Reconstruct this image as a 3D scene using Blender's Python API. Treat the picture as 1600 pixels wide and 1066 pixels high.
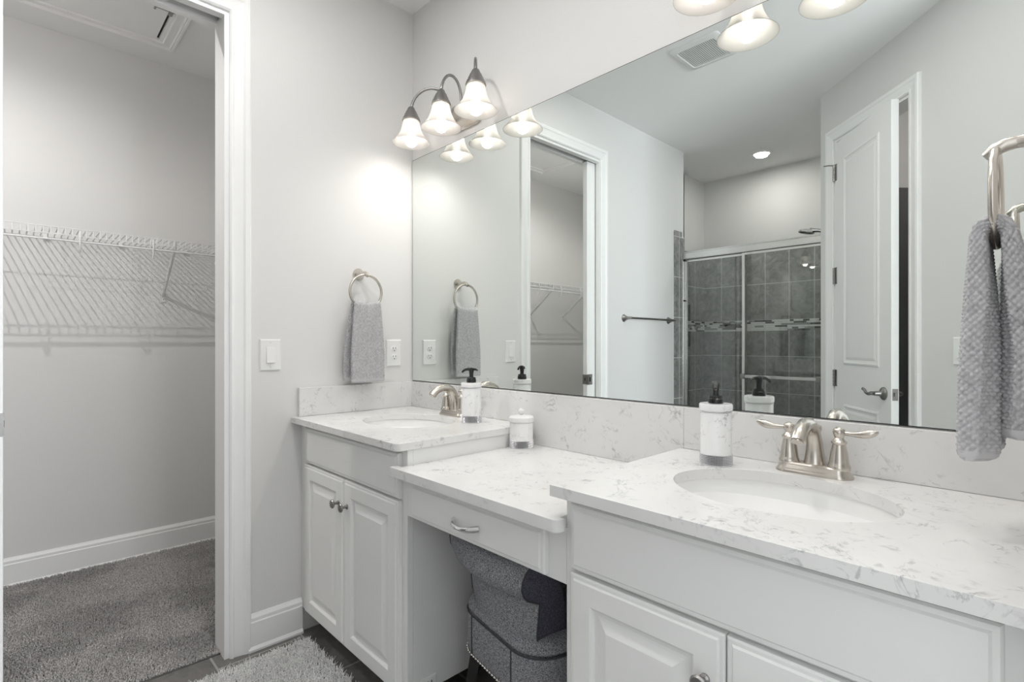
import bpy, math, random
import numpy as np
from mathutils import Vector, Matrix, geometry

for o in list(bpy.data.objects):
    bpy.data.objects.remove(o)
SC = bpy.context.scene
COL = SC.collection
R = math.radians
PI = math.pi
random.seed(7)
RNG = np.random.default_rng(7)

# ------------------------------------------------------------------ camera, world, view
CAM = bpy.data.cameras.new('camera')
CAM.sensor_width = 36.0
CAM.lens = 818.3 / 1600 * 36
CAM.shift_y = 3.4 / 1600
CAM.clip_start = 0.01
cam = bpy.data.objects.new('camera', CAM)
COL.objects.link(cam)
cam.location = (2.130, -1.388, 1.17)
cam.rotation_euler = (R(90), 0, R(46.19))
SC.camera = cam

SC.view_settings.view_transform = 'Standard'
SC.view_settings.look = 'None'
SC.view_settings.gamma = 1.0
SC.view_settings.use_curve_mapping = False
SC.view_settings.exposure = 1.0
SC.cycles.use_denoising = True
SC.cycles.max_bounces = 14
SC.cycles.diffuse_bounces = 6
SC.cycles.glossy_bounces = 6
SC.cycles.transmission_bounces = 8
SC.cycles.sample_clamp_indirect = 6.0

W = bpy.data.worlds.new('world')
SC.world = W
W.use_nodes = True
W.node_tree.nodes['Background'].inputs[0].default_value = (0.80, 0.88, 1.0, 1)
W.node_tree.nodes['Background'].inputs[1].default_value = 1.0


def lamp(name, kind, loc, energy, color, rot=(0, 0, 0), **kw):
    d = bpy.data.lights.new(name, kind)
    d.energy = energy
    d.color = color
    for k, v in kw.items():
        setattr(d, k, v)
    o = bpy.data.objects.new(name, d)
    COL.objects.link(o)
    o.location = loc
    o.rotation_euler = rot
    return o


BULB = 7.0      # emission of the vanity bulbs
# added daylight fill from an unseen bedroom window placed behind the camera
lamp('added_window_fill', 'AREA', (5.12, 0.25, 1.5), 98, (0.90, 0.95, 1.0), (0, R(90), 0), shape='RECTANGLE', size=1.6, size_y=1.6)
# closet downlight, shower downlight, added room fill pair
lamp('closet_downlight_beam', 'SPOT', (-0.36, -1.85, 2.715), 20, (1.0, 0.97, 0.94), spot_size=R(168), spot_blend=0.5, shadow_soft_size=0.007)
for cx_ in (0.62, 1.42):  # invented ceiling pair, out of view, lifts the ambient light on the walls
    lamp('added_room_fill', 'AREA', (cx_, -0.85, 2.72), 2.8, (1.0, 0.975, 0.95), shape='DISK', size=0.10)
lamp('water_closet_fill', 'POINT', (1.95, -2.35, 2.3), 1.6, (1.0, 0.93, 0.9), shadow_soft_size=0.05)  # added point light without a fixture, brightens the room behind the door gap
SPOT = 2.3      # light thrown down by each vanity bulb
lamp('shower_downlight_beam', 'AREA', (0.435, -3.107, 2.715), 2.2, (1.0, 0.96, 0.92), shape='DISK', size=0.09)

# ------------------------------------------------------------------ materials
MATS = {}


def newmat(name):
    m = bpy.data.materials.new(name)
    m.use_nodes = True
    MATS[name] = m
    return m, m.node_tree, m.node_tree.nodes['Principled BSDF']


def simple(name, col, rough=0.5, metal=0.0, bump=0.0, bscale=200.0, spec=0.5, coat=0.0, var=0.0, vscale=5.0, bdist=0.001):
    m, nt, b = newmat(name)
    b.inputs['Base Color'].default_value = (*col, 1)
    b.inputs['Roughness'].default_value = rough
    b.inputs['Metallic'].default_value = metal
    b.inputs['Specular IOR Level'].default_value = spec
    b.inputs['Coat Weight'].default_value = coat
    tc = nt.nodes.new('ShaderNodeTexCoord')
    if bump:
        n = nt.nodes.new('ShaderNodeTexNoise')
        n.inputs['Scale'].default_value = bscale
        n.inputs['Detail'].default_value = 3
        nt.links.new(tc.outputs['Object'], n.inputs['Vector'])
        bp = nt.nodes.new('ShaderNodeBump')
        bp.inputs['Strength'].default_value = bump
        bp.inputs['Distance'].default_value = bdist
        nt.links.new(n.outputs[0], bp.inputs['Height'])
        nt.links.new(bp.outputs[0], b.inputs['Normal'])
    if var:
        n2 = nt.nodes.new('ShaderNodeTexNoise')
        n2.inputs['Scale'].default_value = vscale
        n2.inputs['Detail'].default_value = 4
        nt.links.new(tc.outputs['Object'], n2.inputs['Vector'])
        mx = nt.nodes.new('ShaderNodeMix')
        mx.data_type = 'RGBA'
        mx.inputs[6].default_value = (*[c * (1 - var) for c in col], 1)
        mx.inputs[7].default_value = (*[min(1, c * (1 + var)) for c in col], 1)
        mrv = nt.nodes.new('ShaderNodeMapRange')
        mrv.inputs[1].default_value = 0.38
        mrv.inputs[2].default_value = 0.62
        nt.links.new(n2.outputs[0], mrv.inputs[0])
        nt.links.new(mrv.outputs[0], mx.inputs[0])
        nt.links.new(mx.outputs[2], b.inputs['Base Color'])
    return m


simple('wall_paint', (0.745, 0.74, 0.73), 0.85, bump=0.22, bscale=170, spec=0.25)
simple('ceiling_paint', (0.90, 0.90, 0.895), 0.9, bump=0.2, bscale=110, spec=0.2)
simple('trim_paint', (0.88, 0.88, 0.875), 0.35, spec=0.4)
simple('cabinet_paint', (0.82, 0.82, 0.81), 0.38, spec=0.4, bump=0.02, bscale=60)
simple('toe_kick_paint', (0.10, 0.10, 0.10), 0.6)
simple('porcelain', (0.87, 0.87, 0.86), 0.38, spec=0.35)
simple('nickel', (0.60, 0.56, 0.51), 0.27, metal=1.0)
simple('dark_nickel', (0.34, 0.33, 0.32), 0.3, metal=1.0)
simple('chrome', (0.78, 0.78, 0.78), 0.08, metal=1.0)
simple('aluminium', (0.74, 0.74, 0.73), 0.25, metal=1.0)
simple('black_plastic', (0.012, 0.012, 0.013), 0.25)
simple('dark_gap', (0.02, 0.02, 0.02), 0.8)
simple('grey_rubber', (0.12, 0.12, 0.12), 0.6)
simple('white_plastic', (0.84, 0.84, 0.83), 0.3)
simple('white_wire', (0.80, 0.80, 0.80), 0.35)
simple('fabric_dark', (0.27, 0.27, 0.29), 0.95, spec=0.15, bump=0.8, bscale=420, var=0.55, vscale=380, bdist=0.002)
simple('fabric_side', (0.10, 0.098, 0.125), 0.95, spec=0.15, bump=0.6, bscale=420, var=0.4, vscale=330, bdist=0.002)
simple('fabric_piping', (0.06, 0.06, 0.068), 0.9)
simple('black_wood', (0.012, 0.011, 0.011), 0.3)
simple('nailhead', (0.55, 0.53, 0.50), 0.25, metal=1.0)
simple('towel_grey', (0.50, 0.495, 0.51), 0.95, spec=0.1, bump=0.5, bscale=900, var=0.12, vscale=120)
simple('towel_band', (0.56, 0.555, 0.57), 0.95, spec=0.1)
simple('grey_linen', (0.15, 0.15, 0.152), 0.9)
simple('carpet_back', (0.13, 0.125, 0.12), 0.95, spec=0.05)
simple('shower_pan', (0.75, 0.75, 0.74), 0.3)
simple('mosaic_light', (0.85, 0.85, 0.84), 0.15)
simple('mosaic_mid', (0.30, 0.30, 0.30), 0.15)
simple('mosaic_dark', (0.045, 0.045, 0.048), 0.12)
simple('grout', (0.40, 0.40, 0.39), 0.8)
simple('warm_white', (0.85, 0.83, 0.80), 0.5)
simple('ceiling_fan_grille', (0.78, 0.78, 0.77), 0.4)

# mirror silvering
m, nt, b = newmat('mirror_silver')
b.inputs['Base Color'].default_value = (0.82, 0.855, 0.835, 1)
b.inputs['Metallic'].default_value = 1
b.inputs['Roughness'].default_value = 0.0

# quartz with grey flecks and veins


def quartz(name, base, vein, scale=1.0):
    m, nt, b = newmat(name)
    b.inputs['Roughness'].default_value = 0.22
    b.inputs['Specular IOR Level'].default_value = 0.4
    tc = nt.nodes.new('ShaderNodeTexCoord')
    mp = nt.nodes.new('ShaderNodeMapping')
    mp.inputs['Rotation'].default_value = (0.3, 0.5, 0.6)
    nt.links.new(tc.outputs['Object'], mp.inputs['Vector'])

    def noise(s, d, dist, rough=0.6):
        n = nt.nodes.new('ShaderNodeTexNoise')
        n.inputs['Scale'].default_value = s * scale
        n.inputs['Detail'].default_value = d
        n.inputs['Distortion'].default_value = dist
        n.inputs['Roughness'].default_value = rough
        nt.links.new(mp.outputs[0], n.inputs['Vector'])
        return n.outputs[0]

    def math_(op, a, bb=None, clamp=False):
        n = nt.nodes.new('ShaderNodeMath')
        n.operation = op
        n.use_clamp = clamp
        for i, v in enumerate((a, bb)):
            if v is None:
                continue
            if hasattr(v, 'links'):
                nt.links.new(v, n.inputs[i])
            else:
                n.inputs[i].default_value = v
        return n.outputs[0]

    def rng(v, a, bb, c, d):
        n = nt.nodes.new('ShaderNodeMapRange')
        n.inputs[1].default_value = a
        n.inputs[2].default_value = bb
        n.inputs[3].default_value = c
        n.inputs[4].default_value = d
        nt.links.new(v, n.inputs[0])
        return n.outputs[0]
    line = math_('ABSOLUTE', math_('SUBTRACT', noise(9, 6, 1.6, 0.62), 0.5))
    line = rng(line, 0.0, 0.022, 1.0, 0.0)
    mask = rng(noise(14, 3, 0.4), 0.52, 0.66, 0.0, 1.0)
    v1 = math_('MULTIPLY', line, mask)
    fleck = rng(noise(46, 5, 0.8), 0.565, 0.69, 0.0, 0.75)
    mask2 = rng(noise(7, 2, 0.3), 0.46, 0.62, 0.0, 1.0)
    v2 = math_('MULTIPLY', fleck, mask2)
    cloud = rng(noise(4, 3, 0.6), 0.35, 0.75, 0.0, 0.18)
    tot = math_('ADD', math_('MULTIPLY', v1, 0.8), v2)
    tot = math_('ADD', tot, cloud, True)
    mx = nt.nodes.new('ShaderNodeMix')
    mx.data_type = 'RGBA'
    mx.inputs[6].default_value = (*base, 1)
    mx.inputs[7].default_value = (*vein, 1)
    nt.links.new(tot, mx.inputs[0])
    nt.links.new(mx.outputs[2], b.inputs['Base Color'])
    return m


quartz('quartz', (0.785, 0.78, 0.77), (0.42, 0.42, 0.43))
quartz('marble', (0.84, 0.84, 0.84), (0.42, 0.42, 0.44), 1.6)


def tile(name, c1, c2, mortar, w, h, plane, off=(0, 0), stagger=0.0, rough=0.35, mort=0.003):
    m, nt, b = newmat(name)
    b.inputs['Roughness'].default_value = rough
    tc = nt.nodes.new('ShaderNodeTexCoord')
    sep = nt.nodes.new('ShaderNodeSeparateXYZ')
    cmb = nt.nodes.new('ShaderNodeCombineXYZ')
    nt.links.new(tc.outputs['Object'], sep.inputs[0])
    ax = {'xz': (0, 2), 'yz': (1, 2), 'xy': (0, 1)}[plane]
    for i in (0, 1):
        a = nt.nodes.new('ShaderNodeMath')
        a.operation = 'ADD'
        a.inputs[1].default_value = off[i] + 100 * (w if i == 0 else h)
        nt.links.new(sep.outputs[ax[i]], a.inputs[0])
        nt.links.new(a.outputs[0], cmb.inputs[i])
    br = nt.nodes.new('ShaderNodeTexBrick')
    br.offset = stagger
    br.inputs['Scale'].default_value = 1
    br.inputs['Brick Width'].default_value = w
    br.inputs['Row Height'].default_value = h
    br.inputs['Mortar Size'].default_value = mort
    br.inputs['Mortar Smooth'].default_value = 0.1
    br.inputs['Color1'].default_value = (0, 0, 0, 1)
    br.inputs['Color2'].default_value = (1, 1, 1, 1)
    nt.links.new(cmb.outputs[0], br.inputs['Vector'])
    n = nt.nodes.new('ShaderNodeTexNoise')
    n.inputs['Scale'].default_value = 14
    n.inputs['Detail'].default_value = 8
    n.inputs['Roughness'].default_value = 0.7
    n.inputs['Distortion'].default_value = 1.2
    nt.links.new(tc.outputs['Object'], n.inputs['Vector'])
    mr = nt.nodes.new('ShaderNodeMapRange')
    mr.inputs[1].default_value = 0.35
    mr.inputs[2].default_value = 0.68
    nt.links.new(n.outputs[0], mr.inputs[0])
    mx = nt.nodes.new('ShaderNodeMix')
    mx.data_type = 'RGBA'
    mx.inputs[6].default_value = (*c1, 1)
    mx.inputs[7].default_value = (*c2, 1)
    nt.links.new(mr.outputs[0], mx.inputs[0])
    mx2 = nt.nodes.new('ShaderNodeMix')
    mx2.data_type = 'RGBA'
    mx2.inputs[7].default_value = (*mortar, 1)
    nt.links.new(mx.outputs[2], mx2.inputs[6])
    nt.links.new(br.outputs['Fac'], mx2.inputs[0])
    nt.links.new(mx2.outputs[2], b.inputs['Base Color'])
    bp = nt.nodes.new('ShaderNodeBump')
    bp.invert = True
    bp.inputs['Strength'].default_value = 0.5
    bp.inputs['Distance'].default_value = 0.002
    nt.links.new(br.outputs['Fac'], bp.inputs['Height'])
    nt.links.new(bp.outputs[0], b.inputs['Normal'])
    return m


TC1, TC2 = (0.13, 0.128, 0.125), (0.36, 0.355, 0.345)
tile('tile_back', TC1, TC2, (0.66, 0.66, 0.65), 0.20, 0.325, 'xz', (0.09, -1.703 + 0.325 * 6))
tile('tile_side', TC1, TC2, (0.66, 0.66, 0.65), 0.20, 0.325, 'yz', (0.13, -1.703 + 0.325 * 6))
tile('tile_floor', (0.12, 0.115, 0.108), (0.20, 0.19, 0.18), (0.34, 0.33, 0.31), 0.61, 0.305, 'xy', (-0.35, 0.24), 0.5, 0.3, 0.004)


def glass(name, col=(1, 1, 1), rough=0.0):
    m, nt, b = newmat(name)
    nt.nodes.remove(b)
    out = nt.nodes['Material Output']
    gl = nt.nodes.new('ShaderNodeBsdfGlossy')
    gl.inputs['Roughness'].default_value = rough
    gl.inputs['Color'].default_value = (1, 1, 1, 1)
    tr = nt.nodes.new('ShaderNodeBsdfTransparent')
    tr.inputs['Color'].default_value = (*col, 1)
    fr = nt.nodes.new('ShaderNodeFresnel')
    fr.inputs['IOR'].default_value = 1.65
    mx = nt.nodes.new('ShaderNodeMixShader')
    nt.links.new(fr.outputs[0], mx.inputs[0])
    nt.links.new(tr.outputs[0], mx.inputs[1])
    nt.links.new(gl.outputs[0], mx.inputs[2])
    nt.links.new(mx.outputs[0], out.inputs[0])
    return m


glass('shower_glass', (0.95, 0.97, 0.96))

# frosted alabaster glass shade
m, nt, b = newmat('frosted_glass')
nt.nodes.remove(b)
out = nt.nodes['Material Output']
df = nt.nodes.new('ShaderNodeBsdfDiffuse')
tl = nt.nodes.new('ShaderNodeBsdfTranslucent')
tp = nt.nodes.new('ShaderNodeBsdfTransparent')
gl = nt.nodes.new('ShaderNodeBsdfGlossy')
df.inputs[0].default_value = (0.62, 0.605, 0.58, 1)
tl.inputs[0].default_value = (0.66, 0.64, 0.61, 1)
gl.inputs['Roughness'].default_value = 0.3
tcs = nt.nodes.new('ShaderNodeTexCoord')
nz = nt.nodes.new('ShaderNodeTexNoise')
nz.inputs['Scale'].default_value = 22
nz.inputs['Distortion'].default_value = 1.5
nt.links.new(tcs.outputs['Object'], nz.inputs['Vector'])
mr = nt.nodes.new('ShaderNodeMapRange')
mr.inputs[3].default_value = 0.42
mr.inputs[4].default_value = 0.62
nt.links.new(nz.outputs[0], mr.inputs[0])
m1 = nt.nodes.new('ShaderNodeMixShader')
nt.links.new(mr.outputs[0], m1.inputs[0])
nt.links.new(df.outputs[0], m1.inputs[1])
nt.links.new(tl.outputs[0], m1.inputs[2])
m2 = nt.nodes.new('ShaderNodeMixShader')
m2.inputs[0].default_value = 0.25
nt.links.new(m1.outputs[0], m2.inputs[1])
nt.links.new(tp.outputs[0], m2.inputs[2])
m3 = nt.nodes.new('ShaderNodeMixShader')
m3.inputs[0].default_value = 0.05
nt.links.new(m2.outputs[0], m3.inputs[1])
nt.links.new(gl.outputs[0], m3.inputs[2])
nt.links.new(m3.outputs[0], out.inputs[0])


def emit(name, col, s):
    m, nt, b = newmat(name)
    b.inputs['Base Color'].default_value = (1, 1, 1, 1)
    b.inputs['Emission Color'].default_value = (*col, 1)
    b.inputs['Emission Strength'].default_value = s
    return m


emit('bulb_glow', (1.0, 0.94, 0.88), BULB)
nt = MATS['bulb_glow'].node_tree
tpb = nt.nodes.new('ShaderNodeBsdfTransparent')
adb = nt.nodes.new('ShaderNodeMixShader')
adb.inputs[0].default_value = 0.6
nt.links.new(nt.nodes['Principled BSDF'].outputs[0], adb.inputs[1])
nt.links.new(tpb.outputs[0], adb.inputs[2])
nt.links.new(adb.outputs[0], nt.nodes['Material Output'].inputs[0])
emit('downlight_glow', (1.0, 0.97, 0.93), 6)

# pile materials: per-tuft shade from fine noise, broad patches where the pile lies differently


def pile(name, dark, light, big, bigscale):
    m, nt, b = newmat(name)
    b.inputs['Roughness'].default_value = 0.95
    b.inputs['Specular IOR Level'].default_value = 0.1
    tc = nt.nodes.new('ShaderNodeTexCoord')
    n = nt.nodes.new('ShaderNodeTexNoise')
    n.inputs['Scale'].default_value = 170
    n.inputs['Detail'].default_value = 2
    n2 = nt.nodes.new('ShaderNodeTexNoise')
    n2.inputs['Scale'].default_value = bigscale
    n2.inputs['Detail'].default_value = 2
    n2.inputs['Distortion'].default_value = 0.8
    for q in (n, n2):
        nt.links.new(tc.outputs['Object'], q.inputs['Vector'])
    mr = nt.nodes.new('ShaderNodeMapRange')
    mr.inputs[1].default_value = 0.33
    mr.inputs[2].default_value = 0.67
    nt.links.new(n.outputs[0], mr.inputs[0])
    mx = nt.nodes.new('ShaderNodeMix')
    mx.data_type = 'RGBA'
    mx.inputs[6].default_value = (*dark, 1)
    mx.inputs[7].default_value = (*light, 1)
    nt.links.new(mr.outputs[0], mx.inputs[0])
    mr2 = nt.nodes.new('ShaderNodeMapRange')
    mr2.inputs[1].default_value = 0.4
    mr2.inputs[2].default_value = 0.6
    mr2.inputs[3].default_value = 1 - big
    mr2.inputs[4].default_value = 1 + big
    nt.links.new(n2.outputs[0], mr2.inputs[0])
    vm = nt.nodes.new('ShaderNodeVectorMath')
    vm.operation = 'SCALE'
    nt.links.new(mx.outputs[2], vm.inputs[0])
    nt.links.new(mr2.outputs[0], vm.inputs['Scale'])
    nt.links.new(vm.outputs[0], b.inputs['Base Color'])


pile('carpet_pile', (0.22, 0.21, 0.205), (0.62, 0.60, 0.59), 0.14, 3.0)
pile('rug_pile', (0.50, 0.50, 0.495), (0.90, 0.90, 0.89), 0.08, 6.0)

# ------------------------------------------------------------------ mesh helpers


class MB:
    def __init__(self):
        self.v = []
        self.f = []
        self.mi = []

    def add(self, vs, fs, mi=0, M=None):
        o = len(self.v)
        for p in vs:
            self.v.append(tuple(M @ Vector(p)) if M is not None else tuple(p))
        for f in fs:
            self.f.append([i + o for i in f])
            self.mi.append(mi)
        return self

    def box(self, x0, x1, y0, y1, z0, z1, mi=0, M=None):
        x0, x1 = min(x0, x1), max(x0, x1)
        y0, y1 = min(y0, y1), max(y0, y1)
        z0, z1 = min(z0, z1), max(z0, z1)
        vs = [(x, y, z) for z in (z0, z1) for y in (y0, y1) for x in (x0, x1)]
        return self.add(vs, [(0, 2, 3, 1), (4, 5, 7, 6), (0, 1, 5, 4), (2, 6, 7, 3), (0, 4, 6, 2), (1, 3, 7, 5)], mi, M)

    def lathe(self, prof, n=32, M=None, mi=0, cap=True, sx=1.0, sy=1.0):
        vs, fs = [], []
        for r, z in prof:
            for k in range(n):
                a = 2 * PI * k / n
                vs.append((r * math.cos(a) * sx, r * math.sin(a) * sy, z))
        for i in range(len(prof) - 1):
            for k in range(n):
                k2 = (k + 1) % n
                fs.append((i * n + k, i * n + k2, (i + 1) * n + k2, (i + 1) * n + k))
        if cap:
            if prof[0][0] > 1e-6:
                fs.append(tuple(reversed(range(n))))
            if prof[-1][0] > 1e-6:
                fs.append(tuple((len(prof) - 1) * n + k for k in range(n)))
        return self.add(vs, fs, mi, M)

    def tube(self, pts, rad, n=12, closed=False, mi=0, M=None, flat=1.0, up=None, cap=True):
        P = [Vector(p) for p in pts]
        m = len(P)
        rr = rad if hasattr(rad, '__len__') else [rad] * m
        vs, fs = [], []
        prev = None
        for i in range(m):
            if closed:
                t = (P[(i + 1) % m] - P[i - 1]).normalized()
            else:
                t = (P[min(i + 1, m - 1)] - P[max(i - 1, 0)]).normalized()
            if prev is None:
                a = Vector(up) if up else (Vector((0, 0, 1)) if abs(t.z) < 0.9 else Vector((1, 0, 0)))
                u = (a - t * a.dot(t)).normalized()
            else:
                u = (prev - t * prev.dot(t)).normalized()
            prev = u
            w = t.cross(u)
            for k in range(n):
                a = 2 * PI * k / n
                vs.append(P[i] + u * (math.cos(a) * rr[i]) + w * (math.sin(a) * rr[i] * flat))
        lim = m if closed else m - 1
        for i in range(lim):
            j = (i + 1) % m
            for k in range(n):
                k2 = (k + 1) % n
                fs.append((i * n + k, i * n + k2, j * n + k2, j * n + k))
        if cap and not closed:
            fs.append(tuple(reversed(range(n))))
            fs.append(tuple((m - 1) * n + k for k in range(n)))
        return self.add(vs, fs, mi, M)

    def loops(self, loops, mi=0, M=None, capfirst=True, caplast=True):
        n = len(loops[0])
        vs = [p for l in loops for p in l]
        fs = []
        for i in range(len(loops) - 1):
            for k in range(n):
                k2 = (k + 1) % n
                fs.append((i * n + k, i * n + k2, (i + 1) * n + k2, (i + 1) * n + k))
        if capfirst:
            fs.append(tuple(reversed(range(n))))
        if caplast:
            fs.append(tuple((len(loops) - 1) * n + k for k in range(n)))
        return self.add(vs, fs, mi, M)

    def prism(self, poly, z0, z1, mi=0, M=None):
        """extrude a plan outline (counter-clockwise) from z0 to z1"""
        return self.loops([[(x, y, z0) for x, y in poly], [(x, y, z1) for x, y in poly]], mi, M)

    def build(self, name, mats, parent=None, bevel=0.0, smooth=35, seg=2, sub=0, loc=None):
        me = bpy.data.meshes.new(name)
        me.from_pydata(self.v, [], self.f)
        if not isinstance(mats, (list, tuple)):
            mats = [mats]
        for mt in mats:
            me.materials.append(MATS[mt])
        if len(mats) > 1:
            me.polygons.foreach_set('material_index', self.mi)
        o = bpy.data.objects.new(name, me)
        COL.objects.link(o)
        # consistent outward normals
        import bmesh
        bm = bmesh.new()
        bm.from_mesh(me)
        bmesh.ops.recalc_face_normals(bm, faces=bm.faces)
        bm.to_mesh(me)
        bm.free()
        if smooth:
            me.polygons.foreach_set('use_smooth', [True] * len(me.polygons))
            me.set_sharp_from_angle(angle=R(smooth))
        if bevel:
            bv = o.modifiers.new('bevel', 'BEVEL')
            bv.width = bevel
            bv.segments = seg
            bv.limit_method = 'ANGLE'
            bv.angle_limit = R(40)
            bv.harden_normals = False
        if sub:
            s = o.modifiers.new('subdivision', 'SUBSURF')
            s.levels = sub
            s.render_levels = sub
        if parent is not None:
            o.parent = parent
            o.matrix_parent_inverse = parent_world(parent).inverted()
        return o


def parent_world(p):
    M = Matrix.LocRotScale(p.location, p.rotation_euler, p.scale)
    q = p.parent
    if q is not None:
        return parent_world(q) @ p.matrix_parent_inverse @ M
    return M


def tag(o, label, cat, group=None, kind=None):
    o['label'] = label
    o['category'] = cat
    if group:
        o['group'] = group
    if kind:
        o['kind'] = kind
    return o


def thing(name, loc, label, cat, group=None):
    o = bpy.data.objects.new(name, None)
    COL.objects.link(o)
    o.location = loc
    o.empty_display_size = 0.05
    return tag(o, label, cat, group)


def struct(o):
    o['kind'] = 'structure'
    return o


def copy_thing(root, delta, label, group=None, name=None):
    c = root.copy()
    COL.objects.link(c)
    c.location = Vector(root.location) + Vector(delta)
    c['label'] = label
    if group:
        c['group'] = group

    def rec(src, dst):
        for ch in [x for x in list(bpy.data.objects) if x.parent == src]:
            k = ch.copy()
            COL.objects.link(k)
            k.parent = dst
            k.matrix_parent_inverse = ch.matrix_parent_inverse.copy()
            rec(ch, k)
    rec(root, c)
    return c


def tr(x, y, z, rz=0.0, rx=0.0, ry=0.0):
    return Matrix.Translation((x, y, z)) @ Matrix.Rotation(rz, 4, 'Z') @ Matrix.Rotation(ry, 4, 'Y') @ Matrix.Rotation(rx, 4, 'X')


def arc(cx, cy, r, a0, a1, n):
    return [(cx + r * math.cos(a0 + (a1 - a0) * i / n), cy + r * math.sin(a0 + (a1 - a0) * i / n)) for i in range(n + 1)]


ZC = 2.737
P0 = (1.087, -2.343)
TH = R(44)
DM = Matrix.Translation((P0[0], P0[1], 0)) @ Matrix.Rotation(TH, 4, 'Z')   # local x along the diagonal wall, local y into the room


def dpt(s, n):
    p = DM @ Vector((s, n, 0))
    return (p.x, p.y)


# ================================================================== ROOM SHELL
# floors
b = MB().box(-0.05, 5.3, -2.75, 1.3, -0.06, 0.0)
b.box(-0.05, 1.2, -2.75, -2.60, -0.06, 0.0)
struct(b.build('floor', 'tile_floor', smooth=0))
struct(MB().box(-1.47, -0.05, -3.15, 0.02, -0.06, 0.004).build('floor.001', 'carpet_back', smooth=0))
struct(MB().box(-0.40, 1.21, -3.66, -2.75, -0.06, 0.03).build('floor.002', 'shower_pan', smooth=0))
# ceiling
struct(MB().box(-1.47, 5.3, -3.8, 1.3, ZC, ZC + 0.08).build('ceiling', 'ceiling_paint', smooth=0))

# walls
struct(MB().box(-1.47, 2.27, 0.0, 0.12, 0, ZC).build('wall_mirror', 'wall_paint', smooth=0))
YO0, YO1, ZH = -0.80, -1.485, 2.40       # closet opening
b = MB()
b.box(-0.12, 0, YO0, 0.0, 0, ZC)
b.box(-0.12, 0, YO1, YO0, ZH + 0.04, ZC)
b.box(-0.035, 0, -2.578, YO1, 0, ZC)
b.box(-0.12, -0.085, -2.578, YO1, 0, ZC)
b.box(-0.085, -0.035, -2.578, -2.30, 0, ZC)
struct(b.build('wall_left', 'wall_paint', smooth=0))
struct(MB().box(-1.475, -1.355, -3.14, 0.0, 0, ZC).build('wall_closet_far', 'wall_paint', smooth=0))
struct(MB().box(-1.355, -0.27, -3.14, -3.02, 0, ZC).build('wall_closet_end', 'wall_paint', smooth=0))
struct(MB().box(-1.355, -0.12, -0.12, 0.0, 0, ZC).build('wall_closet_near', 'wall_paint', smooth=0))
# shower alcove
struct(MB().box(-0.39, -0.27, -3.66, -2.698, 0, ZC).box(-0.39, -0.12, -2.698, -2.578, 0, ZC).box(-0.12, 0.0, -2.62, -2.578, 0, ZC)
       .build('wall_shower_left', 'wall_paint', smooth=0))
struct(MB().box(-0.27, 1.21, -3.65, -3.53, 0, ZC).build('wall_shower_back', 'wall_paint', smooth=0))
b = MB()
b.prism([(1.087, -3.53), (1.21, -3.53), (1.21, -2.30), dpt(0.05, -0.11), (P0[0], P0[1])], 0, ZC)
struct(b.build('wall_shower_right', 'wall_paint', smooth=0))
# diagonal wall with its door opening
S0, S1 = 0.145, 0.752
b = MB()
b.box(0.0, S0, -0.11, 0, 0, ZC, M=DM)
b.box(S1, 1.33, -0.11, 0, 0, ZC, M=DM)
b.box(S0, S1, -0.11, 0, ZH, ZC, M=DM)
struct(b.build('wall_diagonal', 'wall_paint', smooth=0))
# water closet behind the diagonal door
b = MB()
b.box(-0.05, 0.05, -1.35, -0.11, 0, ZC, M=DM)
b.box(1.10, 1.20, -1.35, -0.11, 0, ZC, M=DM)
b.box(-0.05, 1.20, -1.47, -1.35, 0, ZC, M=DM)
struct(b.build('wall_water_closet', 'wall_paint', smooth=0))
# right wall and the bedroom behind the camera
struct(MB().box(2.132, 2.27, -0.64, 0.0, 0, ZC).build('wall_right', 'wall_paint', smooth=0))
b = MB()
b.box(2.27, 5.3, 1.2, 1.3, 0, ZC)
b.box(2.15, 2.27, 0.12, 1.3, 0, ZC)
b.box(2.72, 5.3, -2.85, -2.75, 0, ZC)
b.box(5.2, 5.3, -2.75, -0.6, 0, ZC)
b.box(5.2, 5.3, 1.1, 1.2, 0, ZC)
b.box(5.2, 5.3, -0.6, 1.1, 0, 0.65)
b.box(5.2, 5.3, -0.6, 1.1, 2.35, ZC)
struct(b.build('wall_bedroom', 'wall_paint', smooth=0))
w = MB()
for y0, y1, z0, z1 in ((-.6, -.54, .65, 2.35), (1.04, 1.1, .65, 2.35), (-.54, 1.04, .65, .71), (-.54, 1.04, 2.29, 2.35), (-.54, 1.04, 1.47, 1.53)):
    w.box(5.2, 5.26, y0, y1, z0, z1)
struct(w.build('added_window_1', 'trim_paint', smooth=0))  # unseen window frame, added to go with the daylight fill

# ---- baseboards


def baseboard(name, p, q, nrm, h=0.137):
    """p,q plan ends on the wall, nrm = plan normal into the room"""
    prof = [(0, 0), (0.024, 0), (0.024, 0.008), (0.016, 0.018), (0.016, h - 0.030), (0.013, h - 0.026), (0.013, h - 0.014), (0.006, h - 0.004), (0.004, h), (0, h)]
    lo = []
    for e in (p, q):
        lo.append([(e[0] + nrm[0] * d, e[1] + nrm[1] * d, z) for d, z in prof])
    return struct(MB().loops(lo).build(name, 'trim_paint', smooth=0))


baseboard('baseboard_left', (0, -0.532), (0, -0.738), (1, 0))
baseboard('baseboard_left_towel_bar', (0, -1.602), (0, -2.455), (1, 0))
baseboard('baseboard_closet', (-1.355, -3.02), (-1.355, -0.12), (1, 0), 0.140)
baseboard('baseboard_closet_end', (-1.33, -3.02), (-0.27, -3.02), (0, 1), 0.140)
baseboard('baseboard_diagonal', dpt(0.83, 0), dpt(1.33, 0), (-math.sin(TH), math.cos(TH)))

# ---- casings


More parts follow.
